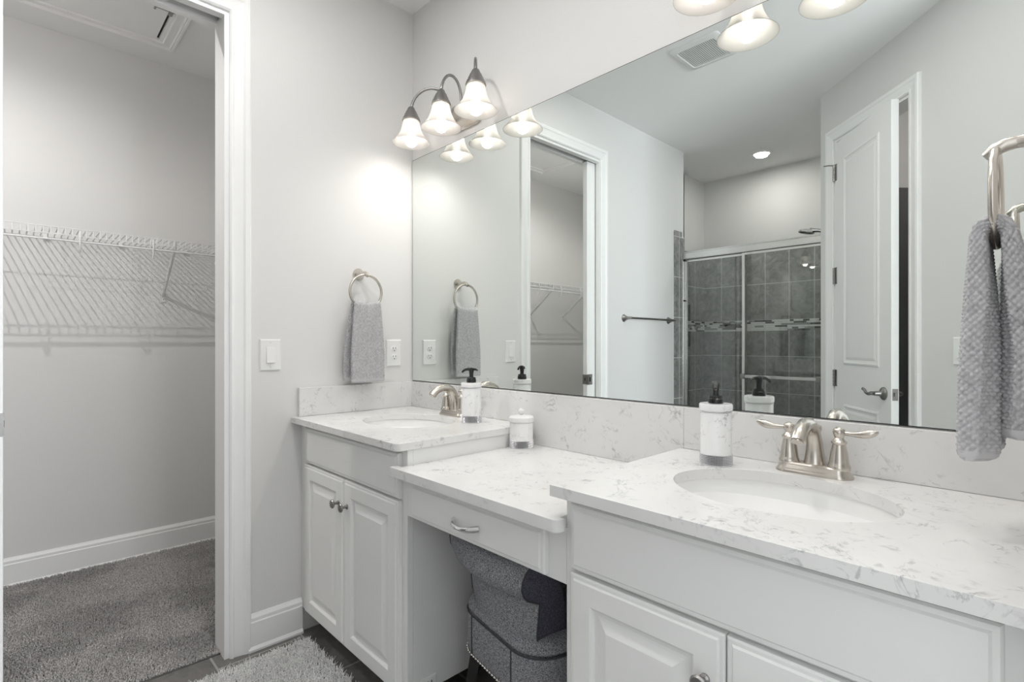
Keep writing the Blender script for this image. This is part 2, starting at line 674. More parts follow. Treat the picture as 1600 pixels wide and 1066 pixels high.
def casing(name, M, w0, w1, zh, cw=0.072, mat='trim_paint'):
    """door casing on a wall plane: local x along wall (w0..w1 opening), local y out of the wall"""
    prof = [(0, 0), (0, 0.008), (0.006, 0.013), (0.012, 0.013), (0.015, 0.009), (0.045, 0.015), (0.052, 0.019), (cw - 0.004, 0.019), (cw, 0.015), (cw, 0)]
    lo = []
    for (x, z, dx, dz) in ((w0, 0, -1, 0), (w0, zh, -1, 1), (w1, zh, 1, 1), (w1, 0, 1, 0)):
        lo.append([(x + dx * d, t, z + dz * d) for d, t in prof])
    return struct(MB().loops(lo, M=M).build(name, mat, smooth=0))


ML = Matrix.Translation((0, 0, 0)) @ Matrix.Rotation(R(-90), 4, 'Z')    # local x -> -y world, local y -> +x world
casing('trim_1', ML, -YO0, -YO1, ZH)
casing('trim_2', DM, S0, S1, ZH, 0.070)
# jamb linings of the closet opening with the pocket-door slot
b = MB()
b.box(-0.12, 0, YO0 - 0.016, YO0, 0, ZH)
b.box(-0.12, -0.085, YO1, YO0 - 0.016, ZH - 0.016, ZH + 0.04)
b.box(-0.035, 0, YO1, YO0 - 0.016, ZH - 0.016, ZH + 0.04)
b.box(-0.028, 0, YO1, YO1 + 0.004, 0, ZH - 0.016)
b.box(-0.12, -0.092, YO1, YO1 + 0.014, 0, ZH - 0.016)
struct(b.build('trim_3', 'trim_paint', smooth=0))
struct(MB().box(-0.085, -0.035, YO1, YO0 - 0.016, ZH + 0.03, ZH + 0.04).build('trim_4', 'dark_gap', smooth=0))
Mc = Matrix.Translation((-0.12, 0, 0)) @ Matrix.Rotation(R(-90), 4, 'Z') @ Matrix.Scale(-1, 4, (0, 1, 0))
casing('trim_5', Mc, -YO0, -YO1, ZH)
b = MB()
b.box(S0, S0 + 0.014, -0.11, 0, 0, ZH, M=DM)
b.box(S1 - 0.014, S1, -0.11, 0, 0, ZH, M=DM)
b.box(S0 + 0.014, S1 - 0.014, -0.11, 0, ZH - 0.014, ZH, M=DM)
b.box(S0 + 0.014, S0 + 0.026, -0.075, -0.04, 0, ZH - 0.014, M=DM)
b.box(S1 - 0.026, S1 - 0.014, -0.075, -0.04, 0, ZH - 0.014, M=DM)
struct(b.build('trim_6', 'trim_paint', smooth=0))

# ---- pocket door, mostly slid into the wall
pd = MB().box(-0.0775, -0.0425, -2.16, -1.402, 0.012, 2.385).build('door_1', 'trim_paint', bevel=0.002)
struct(pd)
b = MB()
b.box(-0.079, -0.041, -1.4025, -1.4005, 0.895, 0.960)
b.box(-0.0425, -0.0405, -1.456, -1.402, 0.892, 0.962)
b.box(-0.0795, -0.0775, -1.456, -1.402, 0.892, 0.962)
lt = b.build('pocket_door_latch', 'dark_nickel', pd, smooth=0)
b = MB()
b.box(-0.0405, -0.0395, -1.438, -1.424, 0.912, 0.942)
b.box(-0.063, -0.056, -1.4005, -1.3995, 0.918, 0.938)
b.build('finger_recess', 'dark_gap', lt, smooth=0)

# ---- diagonal panel door, hinged on the left and slightly open toward the room
HX, HN = S0 + 0.016, 0.006
D2 = DM @ Matrix.Translation((HX, HN, 0)) @ Matrix.Rotation(R(8), 4, 'Z')
DW, DH = 0.588, 2.375
d2 = MB().box(0, DW, -0.035, 0, 0.010, DH, M=D2).build('door_2', 'trim_paint', bevel=0.0015)
struct(d2)


def panel_outline(x0, x1, z0, z1, rise, ins, n=14):
    x0 += ins
    x1 -= ins
    z0 += ins
    z1 -= ins
    pts = [(x0, z0), (x1, z0)]
    for i in range(n + 1):
        t = i / n
        pts.append((x1 + (x0 - x1) * t, z1 + rise * math.sin(PI * t) ** 1.4))
    return pts


def door_panel(x0, x1, z0, z1, rise, side):
    s = 1 if side > 0 else -1
    y0 = 0 if s > 0 else -0.035
    lo = []
    for ins, d in ((0, -0.001), (0.004, 0.005), (0.012, 0.007), (0.020, 0.003), (0.030, 0.001), (0.045, 0.005)):
        lo.append([(x, y0 + s * d, z) for x, z in panel_outline(x0, x1, z0, z1, rise, ins)])
    return MB().loops(lo, M=D2)


for side in (1, -1):
    for (z0, z1, rise) in ((1.045, 2.258, 0.0), (0.22, 0.815, 0.0)):
        door_panel(0.105, DW - 0.105, z0, z1, rise, side).build('door_panel', 'trim_paint', d2, smooth=0)
for z in (0.29, 0.911, 1.527, 2.150):
    b = MB()
    for k in range(5):
        b.lathe([(0.0075, 0.0), (0.0075, 0.0185)], 12, M=D2 @ tr(-0.004, 0.006, z + k * 0.02))
    b.box(-0.012, 0.020, -0.001, 0.002, z, z + 0.10, M=D2)
    b.build('hinge', 'dark_nickel', d2)
b = MB().tube([(-0.004, 0.010, 2.245), (-0.010, 0.035, 2.248), (-0.022, 0.058, 2.248)], 0.004, 8, M=D2)
b.build('door_stop', 'dark_nickel', d2)
# lever handle set
lv = MB()
lv.lathe([(0.033, 0), (0.033, 0.004), (0.028, 0.010), (0.018, 0.014), (0.013, 0.018), (0.011, 0.045), (0.0, 0.046)], 28, M=D2 @ tr(DW - 0.065, 0, 0.915, rx=R(-90)))
pts = [(DW - 0.065, 0.045, 0.915), (DW - 0.085, 0.048, 0.915), (DW - 0.115, 0.048, 0.908), (DW - 0.14, 0.047, 0.912), (DW - 0.158, 0.046, 0.926), (DW - 0.175, 0.045, 0.932), (DW - 0.188, 0.043, 0.926)]
lv.tube(pts, [0.010, 0.010, 0.008, 0.0075, 0.0075, 0.0065, 0.004], 12, M=D2)
lv.build('lever_handle', 'dark_nickel', d2)
lv = MB()
lv.lathe([(0.033, 0), (0.033, 0.004), (0.028, 0.010), (0.018, 0.014), (0.011, 0.045), (0.0, 0.046)], 28, M=D2 @ tr(DW - 0.065, -0.035, 0.915, rx=R(90)))
lv.tube([(p[0], -0.035 - p[1], p[2]) for p in pts], [0.010, 0.010, 0.008, 0.0075, 0.0075, 0.0065, 0.004], 12, M=D2)
lv.build('lever_handle', 'dark_nickel', d2)
b = MB().box(DW - 0.001, DW + 0.0015, -0.030, -0.005, 0.886, 0.944, M=D2)
b.box(DW + 0.001, DW + 0.009, -0.023, -0.012, 0.906, 0.924, M=D2)
b.build('latch_plate', 'dark_nickel', d2, smooth=0)

# dark linen cupboard in the water closet, seen through the door gap
t = thing('linen_cupboard', (*dpt(0.18, -0.6), 0), 'tall dark grey cupboard glimpsed through the gap of the panel door', 'cupboard')
MB().box(0.052, 0.30, -1.0, -0.20, 0.0, 2.07, M=DM).build('body', 'grey_linen', t, bevel=0.003)
MB().box(0.30, 0.32, -0.995, -0.605, 0.03, 1.45, M=DM).build('door', 'grey_linen', t, bevel=0.003)
MB().box(0.30, 0.32, -0.595, -0.205, 0.03, 1.45, M=DM).build('door', 'grey_linen', t, bevel=0.003)

# ================================================================== SHOWER
TZ = 2.03
struct(MB().box(-0.27, -0.260, -3.52, -2.70, 0.03, TZ).build('wall_tile_left', 'tile_side', smooth=0))
struct(MB().box(-0.26, 1.087, -3.53, -3.520, 0.03, TZ).build('wall_tile_back', 'tile_back', smooth=0))
struct(MB().box(1.077, 1.087, -3.52, -2.50, 0.03, TZ).build('wall_tile_right', 'tile_side', smooth=0))
struct(MB().box(0, 0.011, -2.578, -2.462, 0.0, 2.075).box(0, 0.011, -2.62, -2.578, 0, 2.03).build('trim_7', 'tile_side', bevel=0.002))
# niche in the left tile wall: framed recess
b = MB()
b.box(-0.262, -0.2595, -3.24, -3.14, 1.14, 1.53)
struct(b.build('trim_8', 'mosaic_dark', smooth=0))
# mosaic band


def mosaic(name, x0, x1, mapper):
    b = MB()
    z = 1.281
    rows = 6
    rh = 0.098 / rows
    for r in range(rows):
        x = x0 - random.random() * 0.1
        while x < x1:
            wd = random.choice((0.03, 0.05, 0.075, 0.10, 0.13))
            a, c = max(x, x0), min(x + wd - 0.002, x1)
            if c - a > 0.004:
                mi = random.choices((0, 1, 2), (0.5, 0.18, 0.32))[0]
                mapper(b, a, c, z + r * rh, z + (r + 1) * rh - 0.0015, mi)
            x += wd
    return struct(b.build(name, ['mosaic_light', 'mosaic_mid', 'mosaic_dark'], smooth=0))


mosaic('trim_9', -0.258, 1.077, lambda b, a, c, z0, z1, mi: b.box(a, c, -3.521, -3.517, z0, z1, mi))
mosaic('trim_10', -3.516, -2.70, lambda b, a, c, z0, z1, mi: b.box(-0.261, -0.257, a, c, z0, z1, mi))
struct(MB().box(0.0, 1.087, -2.66, -2.50, 0.0, 0.12).build('trim_11', 'tile_back', bevel=0.004))

sd = thing('shower_door', (0.53, -2.58, 0.12), 'framed sliding glass shower door set in the grey tiled alcove', 'shower door')
YS = -2.575
b = MB()
b.box(0.011, 1.077, YS - 0.030, YS + 0.030, 1.850, 1.900)
b.box(0.011, 1.077, YS - 0.036, YS + 0.036, 1.893, 1.903)
b.box(0.011, 1.077, YS - 0.033, YS + 0.033, 1.846, 1.853)
b.build('header_rail', 'aluminium', sd, bevel=0.002)
MB().box(0.011, 0.032, YS - 0.022, YS + 0.022, 0.12, 1.850).build('side_jamb', 'aluminium', sd, bevel=0.002)
MB().box(1.056, 1.077, YS - 0.022, YS + 0.022, 0.12, 1.850).build('side_jamb', 'aluminium', sd, bevel=0.002)
MB().box(0.011, 1.077, YS - 0.030, YS + 0.030, 0.12, 0.145).build('bottom_track', 'aluminium', sd, bevel=0.002)
for x0, x1, yy in ((0.034, 0.525, YS - 0.012), (0.502, 1.054, YS + 0.012)):
    g = MB().box(x0 + 0.003, x1 - 0.003, yy - 0.003, yy + 0.003, 0.147, 1.842).build('glass_panel', 'shower_glass', sd, smooth=0)
    f = MB()
    f.box(x0, x0 + 0.020, yy - 0.008, yy + 0.008, 0.147, 1.842)
    f.box(x1 - 0.020, x1, yy - 0.008, yy + 0.008, 0.147, 1.842)
    f.box(x0 + 0.02, x1 - 0.02, yy - 0.008, yy + 0.008, 0.147, 0.170)
    f.box(x0 + 0.02, x1 - 0.02, yy - 0.008, yy + 0.008, 1.825, 1.842)
    f.build('panel_frame', 'aluminium', g, bevel=0.001)
rl = MB().box(0.535, 1.02, YS + 0.050, YS + 0.058, 0.915, 0.938)
rl.build('towel_rail', 'chrome', sd, bevel=0.002)
b = MB()
for x in (0.520, 1.022):
    b.box(x - 0.014, x + 0.014, YS + 0.0205, YS + 0.062, 0.908, 0.945)
b.build('rail_bracket', 'dark_nickel', sd, bevel=0.002)
for i, z in enumerate((1.845, 1.52)):
    MB().box(0.0325, 0.040, YS + 0.001, YS + 0.012, z - 0.012, z).build('bumper', 'black_plastic', sd, smooth=0)

t = thing('shower_head', (1.077, -3.10, 2.02), 'chrome hand shower head on a short arm above the shower door', 'shower head')
MB().tube([(1.077, -3.10, 2.04), (1.02, -3.10, 2.045), (0.96, -3.10, 2.035), (0.92, -3.10, 2.015)], 0.010, 12).lathe([(0.03, 0), (0.026, 0.008), (0.012, 0.012)], 20, M=tr(1.077, -3.10, 2.04, ry=R(-90))).build('arm', 'chrome', t)
hd = MB()
MH = tr(0.775, -3.10, 2.040, ry=R(12))
hd.lathe([(0.0, -0.014), (0.052, -0.014), (0.058, -0.008), (0.056, 0.004), (0.040, 0.014), (0.0, 0.022)], 28, M=MH)
hd.tube([(0.80, -3.10, 2.045), (0.86, -3.10, 2.035), (0.92, -3.10, 2.012), (0.955, -3.10, 1.99)], [0.020, 0.014, 0.013, 0.012], 12)
hh = hd.build('spray_head', 'chrome', t)
MB().lathe([(0.0, -0.016), (0.044, -0.016), (0.046, -0.0142)], 24, M=MH).build('spray_face', 'black_plastic', hh)

# ================================================================== CABINETS
YF = -0.530      # plane of the face frame


def framed(b, x0, x1, z0, z1, prof, y0=YF):
    lo = []
    for ins, d in prof:
        a, c, e, f = x0 + ins, x1 - ins, z0 + ins, z1 - ins
        lo.append([(a, y0 - d, e), (c, y0 - d, e), (c, y0 - d, f), (a, y0 - d, f)])
    return b.loops(lo)


P_DOOR = [(0, 0.0005), (0, 0.013), (0.003, 0.016), (0.009, 0.016), (0.012, 0.0195), (0.052, 0.0195), (0.056, 0.017), (0.060, 0.011), (0.067, 0.0105), (0.072, 0.0115), (0.092, 0.0185), (0.094, 0.0185)]
P_SLAB = [(0, 0.0005), (0, 0.012), (0.003, 0.0155), (0.010, 0.016), (0.0115, 0.0175), (0.0135, 0.0195)]


def knob(x, z, parent):
    b = MB().lathe([(0.0085, 0.0), (0.0085, 0.003), (0.005, 0.006), (0.0045, 0.016), (0.008, 0.020), (0.0145, 0.022), (0.0155, 0.025), (0.013, 0.0285), (0.006, 0.0305), (0, 0.031)], 24, M=tr(x, YF - 0.0195, z, rx=R(90)))
    return b.build('knob', 'dark_nickel', parent)


def vanity(x0, x1, f0, f1, split, label, knobs):
    t = thing('vanity_cabinet', ((x0 + x1) / 2, -0.28, 0), label, 'vanity cabinet', 'white vanity cabinets under the mirror')
    b = MB()
    b.box(x0, x0 + 0.018, YF + 0.02, -0.001, 0.10, 0.850)
    b.box(x1 - 0.018, x1, YF + 0.02, -0.001, 0.10, 0.850)
    b.box(x0, f0 + 0.02, YF, YF + 0.0195, 0.10, 0.850)
    b.box(f1 - 0.02, x1, YF, YF + 0.0195, 0.10, 0.850)
    for z0, z1 in ((0.10, 0.13), (0.68, 0.715), (0.82, 0.85)):
        b.box(f0 + 0.0205, f1 - 0.0205, YF + 0.0005, YF + 0.0195, z0, z1)
    b.box(x0 + 0.018, x1 - 0.018, YF + 0.02, -0.001, 0.10, 0.118)
    b.box(x0 + 0.018, x1 - 0.018, -0.012, -0.001, 0.118, 0.80)
    b.build('body', 'cabinet_paint', t, smooth=0)
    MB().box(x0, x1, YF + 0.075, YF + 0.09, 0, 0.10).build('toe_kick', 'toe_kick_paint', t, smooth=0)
    framed(MB(), f0, f1, 0.701, 0.838, P_SLAB).build('false_drawer_front', 'cabinet_paint', t, smooth=0)
    for k, (a, c) in enumerate(((f0, split - 0.0015), (split + 0.0015, f1))):
        d = framed(MB(), a, c, 0.112, 0.693, P_DOOR).build('door', 'cabinet_paint', t, smooth=0)
        if knobs[k] is not None:
            knob(knobs[k][0], knobs[k][1], d)
    return t


vanity(0.0, 0.785, 0.065, 0.757, 0.404, 'white two-door sink cabinet against the left wall beneath the far basin', [(0.372, 0.607), (0.436, 0.607)])
vanity(1.405, 2.131, 1.427, 2.086, 1.755, 'white two-door sink cabinet in the right foreground beneath the near basin', [(1.722, 0.610), (1.788, 0.610)])

# makeup desk between the cabinets
t = thing('makeup_desk', (1.095, -0.28, 0.66), 'low white makeup desk unit with one drawer between the two sink cabinets', 'desk')
b = MB()
b.box(0.786, 0.832, YF, YF + 0.02, 0.655, 0.776)
b.box(1.348, 1.404, YF, YF + 0.02, 0.655, 0.776)
b.box(0.832, 1.348, YF, YF + 0.02, 0.655, 0.672)
b.box(0.832, 1.348, YF, YF + 0.02, 0.762, 0.776)
b.box(0.786, 0.800, YF + 0.02, -0.001, 0.655, 0.776)
b.box(1.390, 1.404, YF + 0.02, -0.001, 0.655, 0.776)
b.build('apron', 'cabinet_paint', t, smooth=0)
dr = framed(MB(), 0.827, 1.353, 0.662, 0.765, P_SLAB).build('drawer', 'cabinet_paint', t, smooth=0)
MB().box(0.836, 1.344, YF + 0.021, -0.08, 0.673, 0.755).build('drawer_box', 'cabinet_paint', dr, smooth=0)
hp = []
hr = []
for i in range(13):
    u = -1 + i / 6
    hp.append((1.087 + 0.050 * u, YF - 0.0195 - 0.027 * (1 - abs(u) ** 2.4), 0.709 - 0.004 * (1 - u * u)))
    hr.append(0.0085 - 0.0030 * (1 - u * u) ** 1.5)
MB().tube(hp, hr, 12, flat=0.8).build('handle', 'chrome', dr)

# ================================================================== COUNTERS


def counter_mesh(outline, hole, z0, z1):
    b = MB()
    outer = [Vector((x, y, 0)) for x, y in outline]
    hl = [Vector((x, y, 0)) for x, y in hole] if hole else []
    allp = outer + hl
    tris = geometry.tessellate_polygon([outer, hl] if hole else [outer])
    n, m = len(outer), len(hl)
    N = n + m
    vs = [(p.x, p.y, z0) for p in allp] + [(p.x, p.y, z1) for p in allp]
    fs = [(t_[0] + N, t_[1] + N, t_[2] + N) for t_ in tris] + [(t_[2], t_[1], t_[0]) for t_ in tris]
    for k in range(n):
        k2 = (k + 1) % n
        fs.append((k, k2, k2 + N, k + N))
    for k in range(m):
        k2 = (k + 1) % m
        fs.append((n + k, n + k2, n + k2 + N, n + k + N))
    return b.add(vs, fs)


def ellipse(cx, cy, a, bb, n=64):
    return [(cx + a * math.cos(2 * PI * k / n), cy + bb * math.sin(2 * PI * k / n)) for k in range(n)]


def rrect(x0, x1, y0, y1, r):
    """rounded corners given per corner in order (x0,y0),(x1,y0),(x1,y1),(x0,y1)"""
    pts = []
    for (cx, cy, rr, a0) in ((x0, y0, r[0], PI), (x1, y0, r[1], 1.5 * PI), (x1, y1, r[2], 0), (x0, y1, r[3], .5 * PI)):
        if rr == 0:
            pts.append((cx, cy))
        else:
            sx = 1 if cx == x0 else -1
            sy = 1 if cy == y0 else -1
            pts += arc(cx + sx * rr, cy + sy * rr, rr, a0, a0 + PI / 2, 6)
    return pts


SLX, SRX, SY, SA, SB = 0.400, 1.739, -0.280, 0.207, 0.158
ct = counter_mesh(rrect(0.001, 0.792, -0.573, -0.001, (0, 0.022, 0, 0)), ellipse(SLX, SY, SA, SB), 0.851, 0.874).build('countertop', 'quartz', bevel=0.0025, smooth=30)
tag(ct, 'white quartz countertop with an oval basin cutout, at the left wall', 'countertop', 'white quartz countertops')
ct = counter_mesh(rrect(1.392, 2.131, -0.573, -0.001, (0.004, 0, 0, 0)), ellipse(SRX, SY, SA, SB), 0.851, 0.874).build('countertop', 'quartz', bevel=0.0025, smooth=30)
tag(ct, 'white quartz countertop with an oval basin cutout, in the right foreground', 'countertop', 'white quartz countertops')
out = [(0.759, -0.577)] + arc(1.418 - 0.018, -0.577 + 0.018, 0.018, -PI / 2, 0, 5) + [(1.418, -0.553), (1.404, -0.553), (1.404, -0.001), (0.786, -0.001), (0.786, -0.5505), (0.759, -0.5505)]
ct = counter_mesh(out, None, 0.777, 0.804).build('countertop', 'quartz', bevel=0.0025, smooth=30)
tag(ct, 'lower white quartz desktop without basin, between the two raised countertops', 'countertop', 'white quartz countertops')

# backsplashes
b = MB()
b.loops([[(x, y, z) for x, z in ((0.0212, 0.8745), (0.7925, 0.8745), (0.7925, 0.8045), (1.3915, 0.8045), (1.3915, 0.8745), (1.4005, 0.8745), (1.4005, 0.990), (0.0212, 0.990))] for y in (-0.0205, -0.0005)])
tag(b.build('backsplash', 'quartz', bevel=0.001, smooth=0), 'long quartz backsplash strip below the mirror from left corner to desk end', 'backsplash', 'quartz backsplashes')
b = MB().box(1.4015, 2.1315, -0.0205, -0.0005, 0.8745, 0.990)
tag(b.build('backsplash', 'quartz', bevel=0.001, smooth=0), 'quartz backsplash strip behind the right foreground faucet', 'backsplash', 'quartz backsplashes')
b = MB().box(0.0005, 0.0205, -0.548, -0.0005, 0.8745, 0.990)
tag(b.build('backsplash', 'quartz', bevel=0.0015, smooth=0), 'short quartz side splash on the left wall under the hanging towel', 'backsplash', 'quartz backsplashes')

# mirror
t = thing('wall_mirror_glass', (1.07, -0.003, 0.992), 'huge frameless mirror covering the wall above the vanity', 'mirror')
t.name = 'mirror'
MB().box(0.006, 2.131, -0.0052, -0.0008, 0.9925, 2.0378).build('backing', 'dark_gap', t, smooth=0)
MB().add([(0.0075, -0.006, 0.9945), (2.1295, -0.006, 0.9945), (2.1295, -0.006, 2.0358), (0.0075, -0.006, 2.0358),
          (0.0075, -0.0053, 0.9945), (2.1295, -0.0053, 0.9945), (2.1295, -0.0053, 2.0358), (0.0075, -0.0053, 2.0358)],
         [(0, 1, 2, 3), (7, 6, 5, 4), (0, 4, 5, 1), (1, 5, 6, 2), (2, 6, 7, 3), (3, 7, 4, 0)]).build('silvered_glass', 'mirror_silver', t, smooth=0)

# sinks


def sink(cx, label):
    t = thing('sink', (cx, SY, 0.72), label, 'sink', 'oval undermount basins')
    prof = []
    for i in range(21):
        th = PI / 2 * (1 - i / 20)
        r = max(0.0, math.cos(th)) ** 0.72
        prof.append((max(r, 0.10), 0.850 - 0.138 * math.sin(th) ** 1.0))
    ins = MB().lathe(prof, 56, M=tr(cx, SY, 0), cap=False, sx=SA + 0.004, sy=SB + 0.004)
    # outer shell and rim flange
    lo = [[(cx + (SA + d) * math.cos(2 * PI * k / 56) * s, SY + (SB + d) * math.sin(2 * PI * k / 56) * s, z) for k in range(56)]
          for d, s, z in ((0.004, 1, 0.850), (0.018, 1, 0.850), (0.018, 1, 0.842), (0.008, 1, 0.838), (0.008, 0.8, 0.74), (0.008, 0.3, 0.705))]
    ins.loops(lo, capfirst=False)
    ins.build('bowl', 'porcelain', t, smooth=60)
    MB().lathe([(0.0, 0.7185), (0.016, 0.7185), (0.020, 0.7195), (0.027, 0.7195), (0.030, 0.716)], 28, M=tr(cx, SY, 0)).build('drain', 'chrome', t)
    return t


sink(SLX, 'white oval undermount basin in the countertop beside the left wall')
sink(SRX, 'white oval undermount basin in the near countertop, in the right foreground')

# faucets


def faucet(cx, label, group=None):
    t = thing('faucet', (cx, -0.072, 0.874), label, 'faucet', 'brushed nickel faucets')
    cy = -0.072
    z = 0.874
    M0 = tr(cx, cy, z)
    b = MB()

    def oval(hx, hy, zz, n=40):
        pts = []
        for k in range(n):
            a = 2 * PI * k / n
            c, s = math.cos(a), math.sin(a)
            x = (hx - hy) * (1 if c > 0 else -1) + hy * c
            # slight waist between the handles
            y = hy * s * (1.0 + 0.10 * math.cos(PI * x / hx) * 0)
            pts.append((x, y, zz))
        return pts
    b.loops([oval(hx, hy, zz) for hx, hy, zz in ((0.079, 0.029, 0.0), (0.079, 0.029, 0.004), (0.075, 0.026, 0.009), (0.072, 0.0235, 0.014), (0.071, 0.0225, 0.020), (0.067, 0.019, 0.023))], M=M0)
    b.build('base_plate', 'nickel', t, smooth=40)
    # spout: flared column rising and arching forward
    pts, rad = [], []
    for (y, zz, r) in ((0.010, 0.018, 0.0255), (0.010, 0.030, 0.0215), (0.009, 0.050, 0.0185), (0.006, 0.072, 0.0165), (-0.002, 0.092, 0.0155), (-0.014, 0.107, 0.0150), (-0.034, 0.1165, 0.0148), (-0.058, 0.117, 0.0148), (-0.080, 0.110, 0.0148), (-0.097, 0.099, 0.0152), (-0.106, 0.087, 0.0156)):
        pts.append((0, y, zz))
        rad.append(r)
    b = MB().tube(pts, rad, 24, M=M0, flat=1.0, up=(1, 0, 0))
    b.tube([(0, -0.106, 0.0872), (0, -0.1078, 0.0845)], [0.0125, 0.0120], 20, M=M0)
    sp = b.build('spout', 'nickel', t, smooth=45)
    # lift rod behind the spout
    MB().lathe([(0.0025, 0), (0.0025, 0.070), (0.006, 0.074), (0.0075, 0.080), (0.006, 0.087), (0, 0.089)], 14, M=M0 @ tr(0, 0.0375 - 0.002, 0.018)).build('lift_rod', 'nickel', t)
    for s in (-1, 1):
        hx = 0.051 * s
        h = MB().lathe([(0.0215, 0.018), (0.0225, 0.024), (0.0205, 0.030), (0.0195, 0.0315), (0.019, 0.036), (0.0165, 0.055), (0.0135, 0.070), (0.0130, 0.074), (0.0155, 0.077), (0.0155, 0.080), (0.012, 0.083), (0.0085, 0.088), (0.0105, 0.0925), (0.0125, 0.099), (0.0115, 0.106), (0.006, 0.111), (0, 0.112)], 28, M=M0 @ tr(hx, 0, 0))
        hb = h.build('handle', 'nickel', t, smooth=40)
        lp, lr = [], []
        for i in range(10):
            u = i / 9
            lp.append((hx + s * (0.008 + 0.064 * u), -0.006 * u * (1 if s < 0 else -0.6), 0.099 + 0.009 * u - 0.004 * math.sin(PI * u)))
            lr.append((0.0045, 0.0045, 0.0048, 0.0058, 0.0072, 0.0085, 0.0092, 0.0088, 0.0070, 0.0025)[i])
        MB().tube(lp, lr, 16, M=M0, flat=0.85).build('lever', 'nickel', hb)
    return t


faucet(0.412, 'brushed nickel two-handle faucet on the far countertop beside the left wall')
faucet(1.746, 'brushed nickel two-handle faucet on the near countertop, in the right foreground')

# soap dispensers and canister


def beads(b, r, z0, z1, cx, cy, step=0.0036, size=0.0017):
    n = int(2 * PI * r / step)
    k = 0
    z = z0
    while z <= z1 + 1e-6:
        for i in range(n):
            a = 2 * PI * i / n
            x, y = cx + r * math.cos(a), cy + r * math.sin(a)
            s = size
            ux, uy = math.cos(a), math.sin(a)
            tx, ty = -uy, ux
            vs = [(x + ux * s, y + uy * s, z), (x + tx * s, y + ty * s, z), (x, y, z + s), (x - tx * s, y - ty * s, z), (x, y, z - s)]
            b.add(vs, [(0, 1, 2), (0, 2, 3), (0, 3, 4), (0, 4, 1)])
        z += step
    return b


simple('rhinestone', (0.66, 0.66, 0.68), 0.28, metal=1.0)
simple('rhinestone_bed', (0.22, 0.22, 0.23), 0.7)


def dispenser(cx, cy, ang, label):
    z = 0.874
    t = thing('soap_dispenser', (cx, cy, z), label, 'soap dispenser', 'marble soap dispensers')
    M0 = tr(cx, cy, z)
    MB().lathe([(0.036, 0), (0.037, 0.002), (0.037, 0.028), (0.0365, 0.030), (0.0365, 0.126), (0.0355, 0.1275), (0.0355, 0.131), (0.0385, 0.133), (0.0390, 0.145), (0.037, 0.1485), (0.018, 0.149)], 48, M=M0).build('bottle', 'marble', t)
    bb = MB().lathe([(0.0373, 0.003), (0.0373, 0.027)], 48, M=M0, cap=False).build('rhinestone_band', 'rhinestone_bed', t)
    beads(MB(), 0.0374, z + 0.0045, z + 0.0265, cx, cy).build('rhinestones', 'rhinestone', bb, smooth=0)
    beads(MB(), 0.0362, z + 0.1293, z + 0.1293, cx, cy, 0.0036, 0.0016).build('rhinestones', 'rhinestone', bb, smooth=0)
    b = MB()
    b.lathe([(0.0165, 0.148), (0.018, 0.150), (0.018, 0.160), (0.0165, 0.1615), (0.0165, 0.166), (0.0145, 0.169), (0.008, 0.170), (0.0075, 0.176), (0.0085, 0.186), (0.0095, 0.192), (0.0095, 0.200), (0.006, 0.204), (0, 0.205)], 24, M=M0)
    A = M0 @ Matrix.Rotation(ang, 4, 'Z')
    b.tube([(0.0, 0, 0.197), (0.012, 0, 0.1985), (0.024, 0, 0.197), (0.034, 0, 0.192), (0.039, 0, 0.187)], [0.007, 0.0058, 0.0048, 0.0042, 0.0040], 12, M=A)
    b.tube([(0.0, 0, 0.197), (-0.010, 0, 0.199), (-0.020, 0, 0.198), (-0.028, 0, 0.194)], [0.007, 0.005, 0.0040, 0.0022], 12, M=A)
    p = b.build('pump', 'black_plastic', t)
    MB().lathe([(0.0022, 0), (0.0022, 0.001)], 10, M=A @ tr(0.0405, 0, 0.1855, ry=R(130))).build('nozzle_tip', 'grey_rubber', p)
    return t


dispenser(0.609, -0.140, math.atan2(-0.35, -0.93), 'white marble soap dispenser with black pump on the far left countertop')
dispenser(1.550, -0.140, math.atan2(-1.248, 0.56), 'white marble soap dispenser with black pump beside the near right basin')

cx, cy, z = 0.822, -0.088, 0.804
t = thing('lidded_canister', (cx, cy, z), 'small lidded white marble canister with rhinestone band on the low desktop', 'canister')
M0 = tr(cx, cy, z)
MB().lathe([(0.041, 0), (0.042, 0.002), (0.042, 0.028), (0.0415, 0.030), (0.0415, 0.088), (0.040, 0.090), (0.040, 0.0915)], 48, M=M0).build('jar', 'marble', t)
bb = MB().lathe([(0.0423, 0.003), (0.0423, 0.027)], 48, M=M0, cap=False).build('rhinestone_band', 'rhinestone_bed', t)
beads(MB(), 0.0424, z + 0.0045, z + 0.0265, cx, cy).build('rhinestones', 'rhinestone', bb, smooth=0)
ld = MB().lathe([(0.0405, 0.0918), (0.0440, 0.0918), (0.0445, 0.094), (0.0440, 0.106), (0.040, 0.110), (0.010, 0.114), (0, 0.114)], 48, M=M0).build('lid', 'marble', t)
MB().lathe([(0.005, 0.113), (0.005, 0.117), (0.009, 0.120), (0.0115, 0.127), (0.009, 0.134), (0, 0.1375)], 24, M=M0).build('lid_knob', 'marble', ld)

# ================================================================== LIGHT FIXTURES


